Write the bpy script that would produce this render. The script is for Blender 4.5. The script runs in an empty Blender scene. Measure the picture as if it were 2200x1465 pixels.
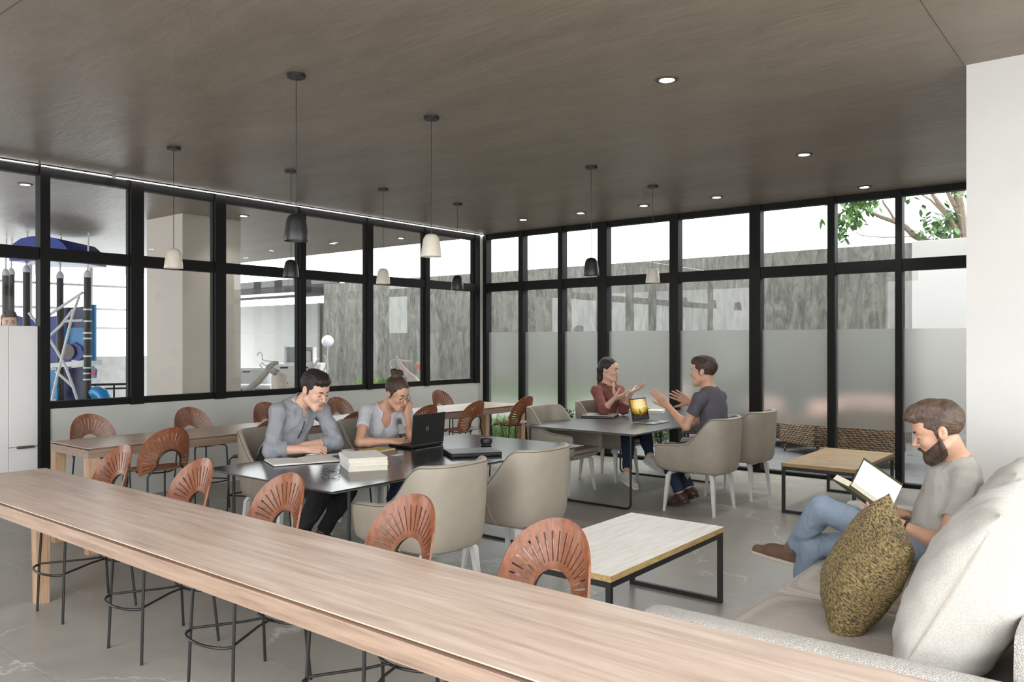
import bpy, bmesh, math, random
import numpy as np
from mathutils import Vector, Matrix
random.seed(4)
SC = bpy.context.scene
COL = SC.collection
R = math.radians
# ---------------------------------------------------------------- camera geometry (metres)
F = 1711.0; H = 1.62; CXP = 1100.0; CYP = 732.4
_n = math.hypot(1369.5, F); BX = 1369.5/_n; BZ = F/_n
def at(px, py, d):
    x = (px-CXP)/F*d
    return np.array([x*BZ-d*BX, x*BX+d*BZ, H-(py-CYP)/F*d])
def vdir(r, u, f):                       # right / up / forward as seen by the photographer
    v = np.array([r*BZ-f*BX, r*BX+f*BZ, u], float)
    return v/np.linalg.norm(v)
# ---------------------------------------------------------------- materials
def lin(c):
    c = c/255.0
    return c/12.92 if c <= .04045 else ((c+.055)/1.055)**2.4
def rgb(r, g, b): return (lin(r), lin(g), lin(b), 1.0)
MATS = {}
class NT:
    def __init__(s, name):
        s.m = bpy.data.materials.new(name); s.m.use_nodes = True
        s.t = s.m.node_tree; s.t.nodes.clear()
        s.out = s.n('ShaderNodeOutputMaterial')
    def n(s, k, **kw):
        x = s.t.nodes.new(k)
        for a, b in kw.items(): setattr(x, a, b)
        return x
    def l(s, a, b): s.t.links.new(a, b)
    def coords(s, scale=(1,1,1), rot=(0,0,0), kind='Object'):
        tc = s.n('ShaderNodeTexCoord'); mp = s.n('ShaderNodeMapping')
        mp.inputs['Scale'].default_value = scale; mp.inputs['Rotation'].default_value = rot
        s.l(tc.outputs[kind], mp.inputs['Vector'])
        return mp.outputs['Vector']
    def noise(s, vec, scale, detail=4, rough=.55, dist=0):
        x = s.n('ShaderNodeTexNoise'); x.inputs['Scale'].default_value = scale
        x.inputs['Detail'].default_value = detail; x.inputs['Roughness'].default_value = rough
        x.inputs['Distortion'].default_value = dist
        s.l(vec, x.inputs['Vector']); return x
    def ramp(s, fac, stops):
        x = s.n('ShaderNodeValToRGB'); e = x.color_ramp.elements
        while len(e) < len(stops): e.new(.5)
        for i, (p, c) in enumerate(stops): e[i].position = p; e[i].color = c
        s.l(fac, x.inputs['Fac']); return x.outputs['Color']
    def bump(s, h, strength=.3, dist=.01, prev=None):
        b = s.n('ShaderNodeBump'); b.inputs['Strength'].default_value = strength
        b.inputs['Distance'].default_value = dist; s.l(h, b.inputs['Height'])
        if prev is not None: s.l(prev, b.inputs['Normal'])
        return b.outputs['Normal']
    def mix(s, fac, a, b, mode='MIX'):
        x = s.n('ShaderNodeMix'); x.data_type = 'RGBA'; x.blend_type = mode
        for v, i in ((fac, 0), (a, 6), (b, 7)):
            if hasattr(v, 'is_linked'): s.l(v, x.inputs[i])
            else: x.inputs[i].default_value = v
        return x.outputs[2]
    def math(s, op, a, b=0.0):
        x = s.n('ShaderNodeMath', operation=op)
        for v, i in ((a, 0), (b, 1)):
            if hasattr(v, 'is_linked'): s.l(v, x.inputs[i])
            else: x.inputs[i].default_value = v
        return x.outputs[0]
    def bsdf(s, color, rough=.5, metal=0, normal=None, **kw):
        b = s.n('ShaderNodeBsdfPrincipled')
        for v, k in ((color, 'Base Color'), (rough, 'Roughness'), (metal, 'Metallic')):
            if hasattr(v, 'is_linked'): s.l(v, b.inputs[k])
            else: b.inputs[k].default_value = v
        for k, v in kw.items(): b.inputs[k.replace('_', ' ')].default_value = v
        if normal is not None: s.l(normal, b.inputs['Normal'])
        s.l(b.outputs[0], s.out.inputs['Surface']); return b
def scale_c(c, f): return (min(1, c[0]*f), min(1, c[1]*f), min(1, c[2]*f), 1)
def plain(name, c, rough=.5, metal=0, var=.12, scale=6, bump=.0, bscale=60, stretch=(1,1,1), **kw):
    t = NT(name); v = t.coords(stretch)
    n = t.noise(v, scale, 5)
    col = t.ramp(n.outputs['Fac'], [(.3, scale_c(c, 1-var)), (.7, scale_c(c, 1+var))])
    nr = None
    if bump:
        n2 = t.noise(v, bscale, 3); nr = t.bump(n2.outputs['Fac'], bump, .004)
    t.bsdf(col, rough, metal, nr, **kw); MATS[name] = t.m; return t.m
def wood(name, c1, c2, c3, stretch, rough=.4, scale=9, bump=.08):
    t = NT(name); v = t.coords(stretch)
    n = t.noise(v, scale, 7, .62, .35)
    n2 = t.noise(v, scale*4.3, 4, .6)
    f = t.math('ADD', t.math('MULTIPLY', n.outputs['Fac'], .75), t.math('MULTIPLY', n2.outputs['Fac'], .25))
    col = t.ramp(f, [(.30, c1), (.5, c2), (.68, c3)])
    t.bsdf(col, rough, 0, t.bump(f, bump, .003)); MATS[name] = t.m; return t.m
def emit(name, c, s):
    t = NT(name); e = t.n('ShaderNodeEmission'); e.inputs['Color'].default_value = c; e.inputs['Strength'].default_value = s
    t.l(e.outputs[0], t.out.inputs['Surface']); MATS[name] = t.m; return t.m
plain('steel_black', (.010,.010,.010,1), .42, .0, .2)
plain('frame_black', (.008,.008,.0075,1), .6, 0, .15, Specular_IOR_Level=.2)
plain('white_metal', rgb(205,205,202), .35, 0, .04)
plain('leather', rgb(152,143,129), .42, 0, .06, 9, .12, 170)
plain('stitch', rgb(176,168,154), .6)
plain('piping', rgb(92,85,76), .6)
plain('lamp_black', (.012,.012,.012,1), .38)
plain('lamp_cream', rgb(214,205,190), .3)
plain('lamp_inner', rgb(235,232,225), .5)
plain('paint_white', rgb(198,196,192), .6, 0, .03, 3, .03, 200)
plain('paper', rgb(232,230,224), .7, 0, .03)
plain('paper_cream', rgb(226,218,200), .7, 0, .05, 40)
plain('dark_cover', (.012,.012,.013,1), .5)
plain('yellow_cover', rgb(190,168,92), .6)
plain('laptop_dark', rgb(38,38,37), .38, .2, .08, 200)
plain('laptop_black', (.006,.006,.006,1), .3)
plain('laptop_silver', rgb(158,156,152), .35, .6)
plain('logo_silver', rgb(200,200,200), .3, .7)
plain('rubber_black', (.008,.008,.008,1), .45)
plain('red_plastic', rgb(160,30,40), .4)
plain('wood_pencil', rgb(196,150,90), .5)
plain('skin', rgb(202,156,130), .5, 0, .07, 14, .06, 220, Subsurface_Weight=.08)
plain('skin_light', rgb(214,172,150), .5, 0, .06, 14, .06, 220, Subsurface_Weight=.08)
plain('lip', rgb(176,112,98), .45)
plain('eye_white', rgb(214,208,200), .25)
plain('eye_dark', (.012,.008,.006,1), .2)
plain('brow', rgb(42,30,24), .8)
def hairmat(name, c1, c2):
    t = NT(name); v = t.coords((1,1,1)); n = t.noise(t.coords((1,.18,.5)), 95, 5, .7, .5); n1 = t.noise(v, 14, 3)
    f = t.math('ADD', t.math('MULTIPLY', n.outputs['Fac'], .65), t.math('MULTIPLY', n1.outputs['Fac'], .35))
    t.bsdf(t.ramp(f, [(.36, c1), (.64, c2)]), .55, 0, t.bump(f, .5, .005)); MATS[name] = t.m
hairmat('hair_dark', rgb(20,14,12), rgb(46,34,30))
hairmat('hair_brown', rgb(36,24,19), rgb(78,56,44))
hairmat('hair_light', rgb(44,33,27), rgb(104,82,66))
def fabric(name, c, bscale=420, bump=.25, rough=.85, var=.08, fold=.75, fscale=8):
    t = NT(name); v = t.coords((1,1,1))
    n = t.noise(v, 7, 4); n2 = t.noise(v, bscale, 2); n3 = t.noise(t.coords((1,1,.45)), fscale, 3, .5, 1.2)
    col = t.ramp(n.outputs['Fac'], [(.3, scale_c(c, 1-var)), (.7, scale_c(c, 1+var))])
    col = t.mix(.25, col, t.ramp(n2.outputs['Fac'], [(.35, scale_c(c, .7)), (.65, scale_c(c, 1.25))]))
    nr = t.bump(n3.outputs['Fac'], fold, .03); nr = t.bump(n2.outputs['Fac'], bump, .003, nr)
    t.bsdf(col, rough, 0, nr); MATS[name] = t.m
fabric('shirt_grey', rgb(144,147,153)); fabric('tee_pale', rgb(200,201,206)); fabric('tee_grey', rgb(168,165,158))
fabric('knit_rust', rgb(128,76,68), 260, .4); fabric('tee_charcoal', rgb(86,82,92)); fabric('jeans_dark', rgb(30,42,66), 300)
fabric('jeans_blue', rgb(122,136,152), 300, .3, .8, .16, .55, 11); fabric('trousers_black', rgb(20,20,21)); fabric('sock', rgb(112,92,84), 300)
plain('suede', rgb(92,70,54), .85, 0, .15, 20, .2, 300); plain('sole', rgb(170,158,146), .7); plain('shoe_leather', rgb(62,40,34), .45)
plain('sneaker', rgb(206,202,194), .75)
plain('sole_white', rgb(232,230,226), .6)
wood('oak_x', rgb(160,137,121), rgb(190,168,151), rgb(208,190,175), (.55,9,9), .36, 3.2)
wood('oak_y', rgb(160,137,121), rgb(190,168,151), rgb(208,190,175), (9,.55,9), .36, 3.2)
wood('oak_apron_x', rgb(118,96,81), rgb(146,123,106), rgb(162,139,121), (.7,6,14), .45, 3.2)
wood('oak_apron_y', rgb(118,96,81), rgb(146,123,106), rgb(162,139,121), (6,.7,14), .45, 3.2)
wood('oak_leg', rgb(140,108,84), rgb(180,146,116), rgb(200,168,138), (8,8,.8), .45, 3.2)
wood('plywood_rust', rgb(92,52,32), rgb(126,75,48), rgb(146,93,64), (6,6,2.2), .33, 8, .06)
plain('plywood_edge', rgb(168,112,80), .5)
wood('bleached_wood', rgb(205,200,190), rgb(226,222,214), rgb(236,233,227), (12,1.2,9), .5, 2.6)
wood('raw_edge', rgb(140,112,66), rgb(176,146,96), rgb(196,170,120), (9,1.5,9), .6, 5)
wood('honey_wood', rgb(128,98,56), rgb(160,130,84), rgb(178,150,104), (1.5,6,9), .5, 3)
# woven / quilted sofa textiles
def boucle(name, c, vs=55, bump=.8, rough=.9, dark=.62):
    t = NT(name); v = t.coords((1,1,1))
    n0 = t.noise(v, 9, 2); 
    vv = t.n('ShaderNodeVectorMath', operation='ADD'); sc = t.n('ShaderNodeVectorMath', operation='SCALE'); sc.inputs['Scale'].default_value = .03
    t.l(n0.outputs['Color'], sc.inputs[0]); t.l(v, vv.inputs[0]); t.l(sc.outputs[0], vv.inputs[1])
    vo = t.n('ShaderNodeTexVoronoi'); vo.feature = 'DISTANCE_TO_EDGE'; vo.inputs['Scale'].default_value = vs; t.l(vv.outputs[0], vo.inputs['Vector'])
    h = t.ramp(vo.outputs['Distance'], [(0, (0,0,0,1)), (.16, (1,1,1,1))])
    col = t.mix(h, scale_c(c, dark), c)
    n3 = t.noise(v, 5, 3, .5, .8)
    nr = t.bump(n3.outputs['Fac'], .25, .04); nr = t.bump(h, bump, .006, nr)
    t.bsdf(col, rough, 0, nr); MATS[name] = t.m
boucle('sofa_quilt', rgb(192,189,182), 92, .16, .9, .88)
boucle('sofa_boucle', rgb(200,196,189), 120, .6, .9, .8)
def weave(name, c1, c2, s, bump=.6, rough=.8):
    t = NT(name); v = t.coords((1,1,1))
    w1 = t.n('ShaderNodeTexWave'); w1.bands_direction = 'Y'; w1.inputs['Scale'].default_value = s*.7; w1.inputs['Distortion'].default_value = 1.2; w1.inputs['Detail'].default_value = 2
    w2 = t.n('ShaderNodeTexWave'); w2.bands_direction = 'Z'; w2.inputs['Scale'].default_value = s*1.1; w2.inputs['Distortion'].default_value = 1.0
    t.l(v, w1.inputs['Vector']); t.l(v, w2.inputs['Vector'])
    h = t.math('MULTIPLY', w1.outputs['Fac'], w2.outputs['Fac'])
    n = t.noise(v, 6, 3); n2 = t.noise(v, 240, 2)
    h2 = t.math('ADD', h, t.math('MULTIPLY', n2.outputs['Fac'], .3))
    col = t.ramp(h2, [(.2, c1), (.75, c2)])
    nr = t.bump(n.outputs['Fac'], .3, .04); nr = t.bump(h, bump, .004, nr)
    t.bsdf(col, rough, 0, nr); MATS[name] = t.m
def rib_weave(name, c1, c2):
    t = NT(name); v = t.coords((.5,.30,1.6)); n = t.noise(v, 165, 1, .5, .0); n2 = t.noise(t.coords((1,1,1)), 7, 3); n3 = t.noise(t.coords((1,1,1)), 330, 2)
    f = t.math('ADD', t.math('MULTIPLY', n.outputs['Fac'], .8), t.math('MULTIPLY', n3.outputs['Fac'], .2))
    col = t.mix(t.math('MULTIPLY', n2.outputs['Fac'], .35), t.ramp(f, [(.40, c1), (.60, c2)]), scale_c(c2, .5))
    nr = t.bump(n2.outputs['Fac'], .35, .04); t.bsdf(col, .75, 0, t.bump(f, .7, .005, nr)); MATS[name] = t.m
rib_weave('gold_weave', rgb(46,38,22), rgb(168,146,98))
weave('sofa_seat', rgb(166,158,149), rgb(190,183,175), 60, .3, .9)
def rattan(name, c1, c2):
    t = NT(name); v = t.coords((1,1,1))
    b = t.n('ShaderNodeTexBrick'); b.inputs['Scale'].default_value = 14; b.inputs['Mortar Size'].default_value = .035
    b.inputs['Color1'].default_value = c2; b.inputs['Color2'].default_value = scale_c(c2, .75); b.inputs['Mortar'].default_value = c1
    mp = t.coords((1,1,1), (R(90),0,0)); t.l(mp, b.inputs['Vector'])
    w = t.n('ShaderNodeTexWave'); w.bands_direction = 'Z'; w.inputs['Scale'].default_value = 11; w.inputs['Distortion'].default_value = 4; t.l(v, w.inputs['Vector'])
    w2 = t.n('ShaderNodeTexWave'); w2.bands_direction = 'DIAGONAL'; w2.inputs['Scale'].default_value = 9; w2.inputs['Distortion'].default_value = 5; t.l(v, w2.inputs['Vector'])
    h = t.math('ADD', t.math('MULTIPLY', w.outputs['Fac'], .5), t.math('MULTIPLY', w2.outputs['Fac'], .5))
    col = t.mix(t.ramp(h, [(.3, (0,0,0,1)), (.6, (1,1,1,1))]), c1, b.outputs['Color'])
    t.bsdf(col, .7, 0, t.bump(h, .9, .012)); MATS[name] = t.m
rattan('rattan_dark', rgb(40,30,24), rgb(96,74,58)); rattan('rattan_tan', rgb(66,48,32), rgb(166,134,98))
plain('cushion_white', rgb(225,220,212), .9); plain('cushion_pink', rgb(206,170,160), .9)
# floor
def floor_mat():
    t = NT('floor_stone'); v = t.coords((1,1,1))
    n = t.noise(v, .9, 6, .6, .4); n2 = t.noise(v, 7, 6, .65)
    f = t.math('ADD', t.math('MULTIPLY', n.outputs['Fac'], .55), t.math('MULTIPLY', n2.outputs['Fac'], .45))
    base = t.ramp(f, [(.3, rgb(136,132,124)), (.7, rgb(168,164,155))])
    # white veins
    nd = t.noise(v, 1.7, 5, .6); sc = t.n('ShaderNodeVectorMath', operation='SCALE'); sc.inputs['Scale'].default_value = .9; t.l(nd.outputs['Color'], sc.inputs[0])
    ad = t.n('ShaderNodeVectorMath', operation='ADD'); t.l(v, ad.inputs[0]); t.l(sc.outputs[0], ad.inputs[1])
    vo = t.n('ShaderNodeTexVoronoi'); vo.feature = 'DISTANCE_TO_EDGE'; vo.inputs['Scale'].default_value = .85; t.l(ad.outputs[0], vo.inputs['Vector'])
    vein = t.ramp(vo.outputs['Distance'], [(0, (1,1,1,1)), (.006, (.35,.35,.35,1)), (.016, (0,0,0,1))])
    nm = t.noise(v, 1.1, 2); msk = t.ramp(nm.outputs['Fac'], [(.42, (0,0,0,1)), (.60, (1,1,1,1))])
    vm = t.math('MULTIPLY', vein, msk); vm = t.math('MULTIPLY', vm, .85)
    col = t.mix(vm, base, rgb(205,203,196))
    br = t.n('ShaderNodeTexBrick'); br.inputs['Scale'].default_value = 1; br.inputs['Mortar Size'].default_value = .0018; br.inputs['Brick Width'].default_value = 1.6; br.inputs['Row Height'].default_value = .8
    t.l(v, br.inputs['Vector'])
    col = t.mix(t.math('MULTIPLY', br.outputs['Fac'], .45), col, rgb(90,88,82))
    rg = t.ramp(n2.outputs['Fac'], [(.3, (.34,)*3+(1,)), (.7, (.46,)*3+(1,))])
    t.bsdf(col, rg, 0, t.bump(n2.outputs['Fac'], .04, .004)); return t.m
FLOOR = floor_mat()
def ceil_mat():
    t = NT('ceiling_plaster'); v = t.coords((.35,1.3,1))
    n = t.noise(v, 1.3, 6, .62, 1.0); n2 = t.noise(t.coords((.5,1.6,1), (0,0,R(20))), 5, 5, .6, 1.6)
    f = t.math('ADD', t.math('MULTIPLY', n.outputs['Fac'], .6), t.math('MULTIPLY', n2.outputs['Fac'], .4))
    col = t.ramp(f, [(.32, rgb(118,107,95)), (.68, rgb(146,134,120))])
    t.bsdf(col, .42, 0, t.bump(n2.outputs['Fac'], .28, .02)); return t.m
CEIL = ceil_mat()
def concrete_mat():
    t = NT('board_concrete'); v = t.coords((1,1,.35)); n = t.noise(v, 4.5, 8, .72, 2.2); n2 = t.noise(t.coords((1,1,.25)), 9, 6, .7, .9)
    f = t.math('ADD', t.math('MULTIPLY', n.outputs['Fac'], .5), t.math('MULTIPLY', n2.outputs['Fac'], .5))
    col = t.ramp(f, [(.38, rgb(58,57,53)), (.5, rgb(88,87,81)), (.62, rgb(112,110,103))])
    t.bsdf(col, .85, 0, t.bump(f, .5, .03)); return t.m
CONC = concrete_mat()
def glass_mat(name, refl=1.0, tint=(.97,.985,.98,1)):
    t = NT(name); tr = t.n('ShaderNodeBsdfTransparent'); tr.inputs['Color'].default_value = tint
    gl = t.n('ShaderNodeBsdfGlossy'); gl.inputs['Roughness'].default_value = .0
    fr = t.n('ShaderNodeFresnel'); ge = t.n('ShaderNodeNewGeometry')
    t.l(t.math('SUBTRACT', 1.45, t.math('MULTIPLY', ge.outputs['Backfacing'], 1.45-1/1.45)), fr.inputs['IOR'])   # same reflectance from either face of the pane
    mx = t.n('ShaderNodeMixShader'); t.l(t.math('MULTIPLY', fr.outputs[0], refl), mx.inputs[0]); t.l(tr.outputs[0], mx.inputs[1]); t.l(gl.outputs[0], mx.inputs[2])
    t.l(mx.outputs[0], t.out.inputs['Surface']); MATS[name] = t.m; return t.m
GLASS = glass_mat('clear_glass')
def frost_mat():
    t = NT('frosted_film'); tr = t.n('ShaderNodeBsdfTransparent')
    rf = t.n('ShaderNodeBsdfRefraction'); rf.inputs['IOR'].default_value = 1.12; rf.inputs['Roughness'].default_value = .62; rf.inputs['Color'].default_value = (.82,.825,.80,1)
    tl = t.n('ShaderNodeBsdfTranslucent'); tl.inputs['Color'].default_value = (.5,.5,.48,1)
    a = t.n('ShaderNodeMixShader'); a.inputs[0].default_value = .22; t.l(rf.outputs[0], a.inputs[1]); t.l(tl.outputs[0], a.inputs[2])
    t.l(a.outputs[0], t.out.inputs['Surface']); MATS['frosted_film'] = t.m; return t.m
FROST = frost_mat()
plain('handle_bronze', rgb(84,74,62), .5)
plain('clear_lens', (.8,.8,.8,1), .1)
M = MATS
# ---------------------------------------------------------------- mesh helpers
class MB:
    """collects shapes and links them as ONE mesh object"""
    def __init__(s): s.v = []; s.f = []
    def add(s, vs, fs):
        b = len(s.v); s.v += [tuple(map(float, p)) for p in vs]; s.f += [tuple(b+i for i in f) for f in fs]; return s
    def box(s, lo, hi, bev=0.0, M4=None):
        bm = bmesh.new(); bmesh.ops.create_cube(bm, size=1.0)
        for q in bm.verts: q.co = Vector([lo[i]+(q.co[i]+.5)*(hi[i]-lo[i]) for i in range(3)])
        if bev > 0: bmesh.ops.bevel(bm, geom=bm.edges[:], offset=bev, segments=2, profile=.6, affect='EDGES', clamp_overlap=True)
        if M4 is not None: bmesh.ops.transform(bm, matrix=M4, verts=bm.verts)
        bm.verts.index_update(); s.add([q.co for q in bm.verts], [[q.index for q in f.verts] for f in bm.faces]); bm.free(); return s
    def cbox(s, c, size, rot=(0,0,0), bev=0.0):
        from mathutils import Euler
        m = Matrix.Translation(Vector(c)) @ Euler(rot).to_matrix().to_4x4()
        h = [q/2 for q in size]; return s.box([-q for q in h], h, bev, m)
    def tube(s, pts, r, n=10, closed=False, caps=True):
        pts = [Vector(p) for p in pts]; m = len(pts); rs = r if isinstance(r, (list, tuple)) else [r]*m
        tang = []
        for i in range(m):
            a = pts[(i-1) % m] if (closed or i > 0) else pts[i]; b = pts[(i+1) % m] if (closed or i < m-1) else pts[i]
            tang.append((b-a).normalized())
        up = Vector((0,0,1)) if abs(tang[0].z) < .9 else Vector((1,0,0))
        u = tang[0].cross(up).normalized(); vs = []; fs = []
        for i in range(m):
            u = (u - tang[i]*u.dot(tang[i])).normalized(); w = tang[i].cross(u)
            for j in range(n):
                a = 2*math.pi*j/n; vs.append(pts[i]+(u*math.cos(a)+w*math.sin(a))*rs[i])
        for i in range(m if closed else m-1):
            k = (i+1) % m
            for j in range(n): fs.append((i*n+j, i*n+(j+1) % n, k*n+(j+1) % n, k*n+j))
        if caps and not closed: fs.append(tuple(range(n-1, -1, -1))); fs.append(tuple((m-1)*n+j for j in range(n)))
        return s.add(vs, fs)
    def lathe(s, prof, c=(0,0,0), n=36, close=True):
        vs = []; fs = []; k = len(prof)
        for j in range(n):
            a = 2*math.pi*j/n
            for r, z in prof: vs.append((c[0]+r*math.cos(a), c[1]+r*math.sin(a), c[2]+z))
        for j in range(n):
            q = (j+1) % n
            for i in range(k-1): fs.append((j*k+i, q*k+i, q*k+i+1, j*k+i+1))
        return s.add(vs, fs)
    def disc(s, c, r, z0, z1, n=32, bev=.0):
        b = bev; return s.lathe([(0,z0),(r-b,z0),(r,z0+b),(r,z1-b),(r-b,z1),(0,z1)], c, n)
    def ball(s, c, r, n=20, m=12):
        rr = r if isinstance(r, (tuple, list)) else (r,r,r); vs = []; fs = []
        for i in range(m+1):
            a = math.pi*i/m
            for j in range(n):
                b = 2*math.pi*j/n; vs.append((c[0]+rr[0]*math.sin(a)*math.cos(b), c[1]+rr[1]*math.sin(a)*math.sin(b), c[2]+rr[2]*math.cos(a)))
        for i in range(m):
            for j in range(n): fs.append((i*n+j, (i+1)*n+j, (i+1)*n+(j+1) % n, i*n+(j+1) % n))
        return s.add(vs, fs)
    def prism(s, poly, z0, z1):
        n = len(poly); vs = [(x,y,z0) for x, y in poly]+[(x,y,z1) for x, y in poly]
        return s.add(vs, [tuple(range(n-1,-1,-1)), tuple(range(n,2*n))]+[(i,(i+1) % n,n+(i+1) % n,n+i) for i in range(n)])
    def build(s, name, mat, parent=None, smooth=False, mats=None):
        me = bpy.data.meshes.new(name); me.from_pydata(s.v, [], s.f); me.validate(clean_customdata=False)
        bm = bmesh.new(); bm.from_mesh(me); bmesh.ops.remove_doubles(bm, verts=bm.verts, dist=1e-5)
        bmesh.ops.dissolve_degenerate(bm, edges=bm.edges, dist=1e-6); bmesh.ops.recalc_face_normals(bm, faces=bm.faces); bm.to_mesh(me); bm.free()
        me.materials.append(mat if not isinstance(mat, str) else M[mat])
        for p in me.polygons: p.use_smooth = smooth
        if smooth:
            try: me.set_sharp_from_angle(angle=R(38))
            except Exception: pass
        o = bpy.data.objects.new(name, me); COL.objects.link(o)
        if parent is not None: o.parent = parent
        return o
def tag(o, label, cat, group=None, kind=None):
    o['label'] = label; o['category'] = cat
    if group: o['group'] = group
    if kind: o['kind'] = kind
    return o
def thing(name, label, cat, loc=(0,0,0), rz=0.0, group=None):
    o = bpy.data.objects.new(name, None); COL.objects.link(o); o.empty_display_size = .1
    o.location = loc; o.rotation_euler = (0,0,rz); return tag(o, label, cat, group)
def struct(o, label=None):
    o['kind'] = 'structure'
    if label: o['label'] = label
    return o
def copy_tree(o, parent=None):
    c = o.copy(); COL.objects.link(c); c.parent = parent
    for ch in list(o.children): copy_tree(ch, c)
    return c
def dup(root, loc, rz, label):
    r = copy_tree(root); r.location = loc; r.rotation_euler = (0,0,rz); r['label'] = label; return r
def subsurf(o, n=1):
    m = o.modifiers.new('smooth', 'SUBSURF'); m.levels = n; m.render_levels = n; return o
# ================================================================ SETTING
X0 = -8.30; Y1 = 9.62; ZC = 3.30
struct(MB().box((-22,-6,-.2),(7,9.70,0)).build('floor', FLOOR))
struct(MB().box((-22,9.70,-.22),(7,30,-.03)).build('ground', plain('terrace_stone', rgb(94,94,94), .6, 0, .1, 3)))
struct(MB().prism([(-22,-5),(-5.0,-5),(-5.0,-.3),(1.2,-.3),(1.2,9.74),(-22,9.74)], ZC, ZC+.25).build('ceiling', CEIL))  # out-of-view rear outline is notched to set how much sky light enters
struct(MB().box((-8.3,-1.7,0),(-5.0,-1.55,ZC)).build('wall_light_blocker', 'paint_white'))  # unseen wall added to hold daylight off the front-left floor
# two hairline joints in the plaster
struct(MB().box((-8.2,1.55,ZC-.0012),(1,1.556,ZC+.01)).build('trim_1', 'handle_bronze'))
struct(MB().box((-.885,-.2,ZC-.0012),(-.881,5.5,ZC+.01)).build('trim_2', 'handle_bronze'))
# half wall under the interior windows, and the white pier by the sofa
struct(MB().box((X0-.10,3.16,0),(X0+.02,9.62,.965)).build('wall_left', plain('grey_plaster', rgb(196,196,190), .55, 0, .04, 2, .03, 120)))
struct(MB().box((-.871,5.518,0),(4.6,9.66,ZC)).build('wall_right', 'paint_white'))
struct(MB().box((-8.32,9.50,0),(-8.235,9.66,ZC)).build('trim_3', 'paint_white'))
# --- interior windows (left wall): bay by bay
LM = [(3.116,3.206),(3.983,4.121),(4.94,5.074),(6.092,6.183),(7.196,7.288),(8.297,8.384),(9.398,9.56)]
def left_bay(n, a, b, last):
    y0 = a[1]; y1 = b[0]; m = MB(); xa, xb = X0-.07, X0+.03
    m.box((xa,a[0],.0 if n == 1 else .96),(xb+.02,a[1],ZC), .004)
    if last: m.box((xa,b[0],.96),(xb+.02,b[1],ZC), .004)
    for z0, z1, dx in ((.965,1.035,.0),(2.398,2.515,.012),(3.205,ZC-.02,.0)): m.box((xa,y0,z0),(xb+dx,y1,z1), .004)
    for z0, z1 in ((1.035,2.398),(2.515,3.205)):
        for q0, q1 in (((y0,z0),(y0+.012,z1)),((y1-.012,z0),(y1,z1))): m.box((xa+.03,q0[0],q0[1]),(xb-.02,q1[0],q1[1]))
    o = struct(m.build('window_%d' % n, 'frame_black'))
    p = MB()
    for z0, z1 in ((1.035,2.398),(2.515,3.205)): p.box((X0-.024,y0,z0),(X0-.016,y1,z1))
    p.build('pane', GLASS, o); return o
for i in range(6): left_bay(i+1, LM[i], LM[i+1], i == 5)
# the bay with the white door at the left edge
m = MB()
for z0, z1 in ((2.398,2.515),(3.205,ZC-.02)): m.box((X0-.07,1.2,z0),(X0+.03,3.116,z1), .004)
m.box((X0-.07,1.1,0),(X0+.03,1.2,ZC))
w7 = struct(m.build('window_7', 'frame_black'))
p = MB(); p.box((X0-.024,1.2,1.76),(X0-.016,3.116,2.398)); p.box((X0-.024,1.2,2.515),(X0-.016,3.116,3.205)); p.build('pane', GLASS, w7)
d = struct(MB().box((X0-.06,1.2,.005),(X0+.0,2.862,1.762), .004).box((X0-.06,2.866,.625),(X0,3.112,1.762), .004).box((X0-.06,2.866,.005),(X0,3.112,.618), .004).build('door_1', plain('door_white', rgb(236,235,232), .32, 0, .03, 3)), 'tall white door panel at the left edge of the photo')
h = MB().box((X0,2.925,.607),(X0+.04,3.075,.63), .008).build('door_handle', 'handle_bronze', d, True); h['label'] = 'dark slim handle'
# light line along the top of the left wall
EM = emit('light_line', (1,.98,.95,1), 14)
for i, (a, b) in enumerate(((1.0,3.087),(3.116,3.77),(3.821,9.55))):
    t = thing('ceiling_strip_light', ['thin glowing ceiling strip above the white door at the left edge','short glowing ceiling strip over the pane with the blue play tower','long glowing ceiling strip running to the far corner of the room'][i], 'light', (X0+.075,(a+b)/2,ZC-.016), 0, 'ceiling strip lights over the interior windows')
    l = (b-a)/2
    MB().box((-.012,-l,.005),(.012,l,.016)).build('housing', 'steel_black', t); MB().box((-.007,-l,0),(.007,l,.005)).build('diffuser', EM, t)
# --- courtyard windows (back wall)
RM = [(-8.26,-8.163),(-7.522,-7.436),(-6.785,-6.702),(-6.098,-5.944),(-4.973,-4.844),(-3.878,-3.735),(-2.936,-2.851),(-2.204,-2.132),(-1.20,-1.06)]
for i in range(8):
    a, b = RM[i], RM[i+1]; m = MB(); ya, yb = Y1-.05, Y1+.06
    m.box((a[0],ya-.02,0),(a[1],yb,ZC), .004)
    if i == 7: m.box((b[0],ya,0),(b[1],yb,ZC)); m.box((b[1],ya,0),(-.86,yb,ZC))
    for z0, z1, dy in ((0,.042,.0),(2.398,2.528,.012),(3.226,ZC,.0)): m.box((a[1],ya-dy,z0),(b[0],yb,z1), .004)
    o = struct(m.build('window_%d' % (8+i), 'frame_black'))
    p = MB(); p.box((a[1],Y1,.042),(b[0],Y1+.008,2.398)); p.box((a[1],Y1,2.528),(b[0],Y1+.008,3.226)); p.build('pane', GLASS, o)
    q = MB().add([(a[1],Y1-.004,.615),(b[0],Y1-.004,.615),(b[0],Y1-.004,1.757),(a[1],Y1-.004,1.757)], [(0,1,2,3)]).build('frosted_film', FROST, o); q['label'] = 'frosted band across the pane'
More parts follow.
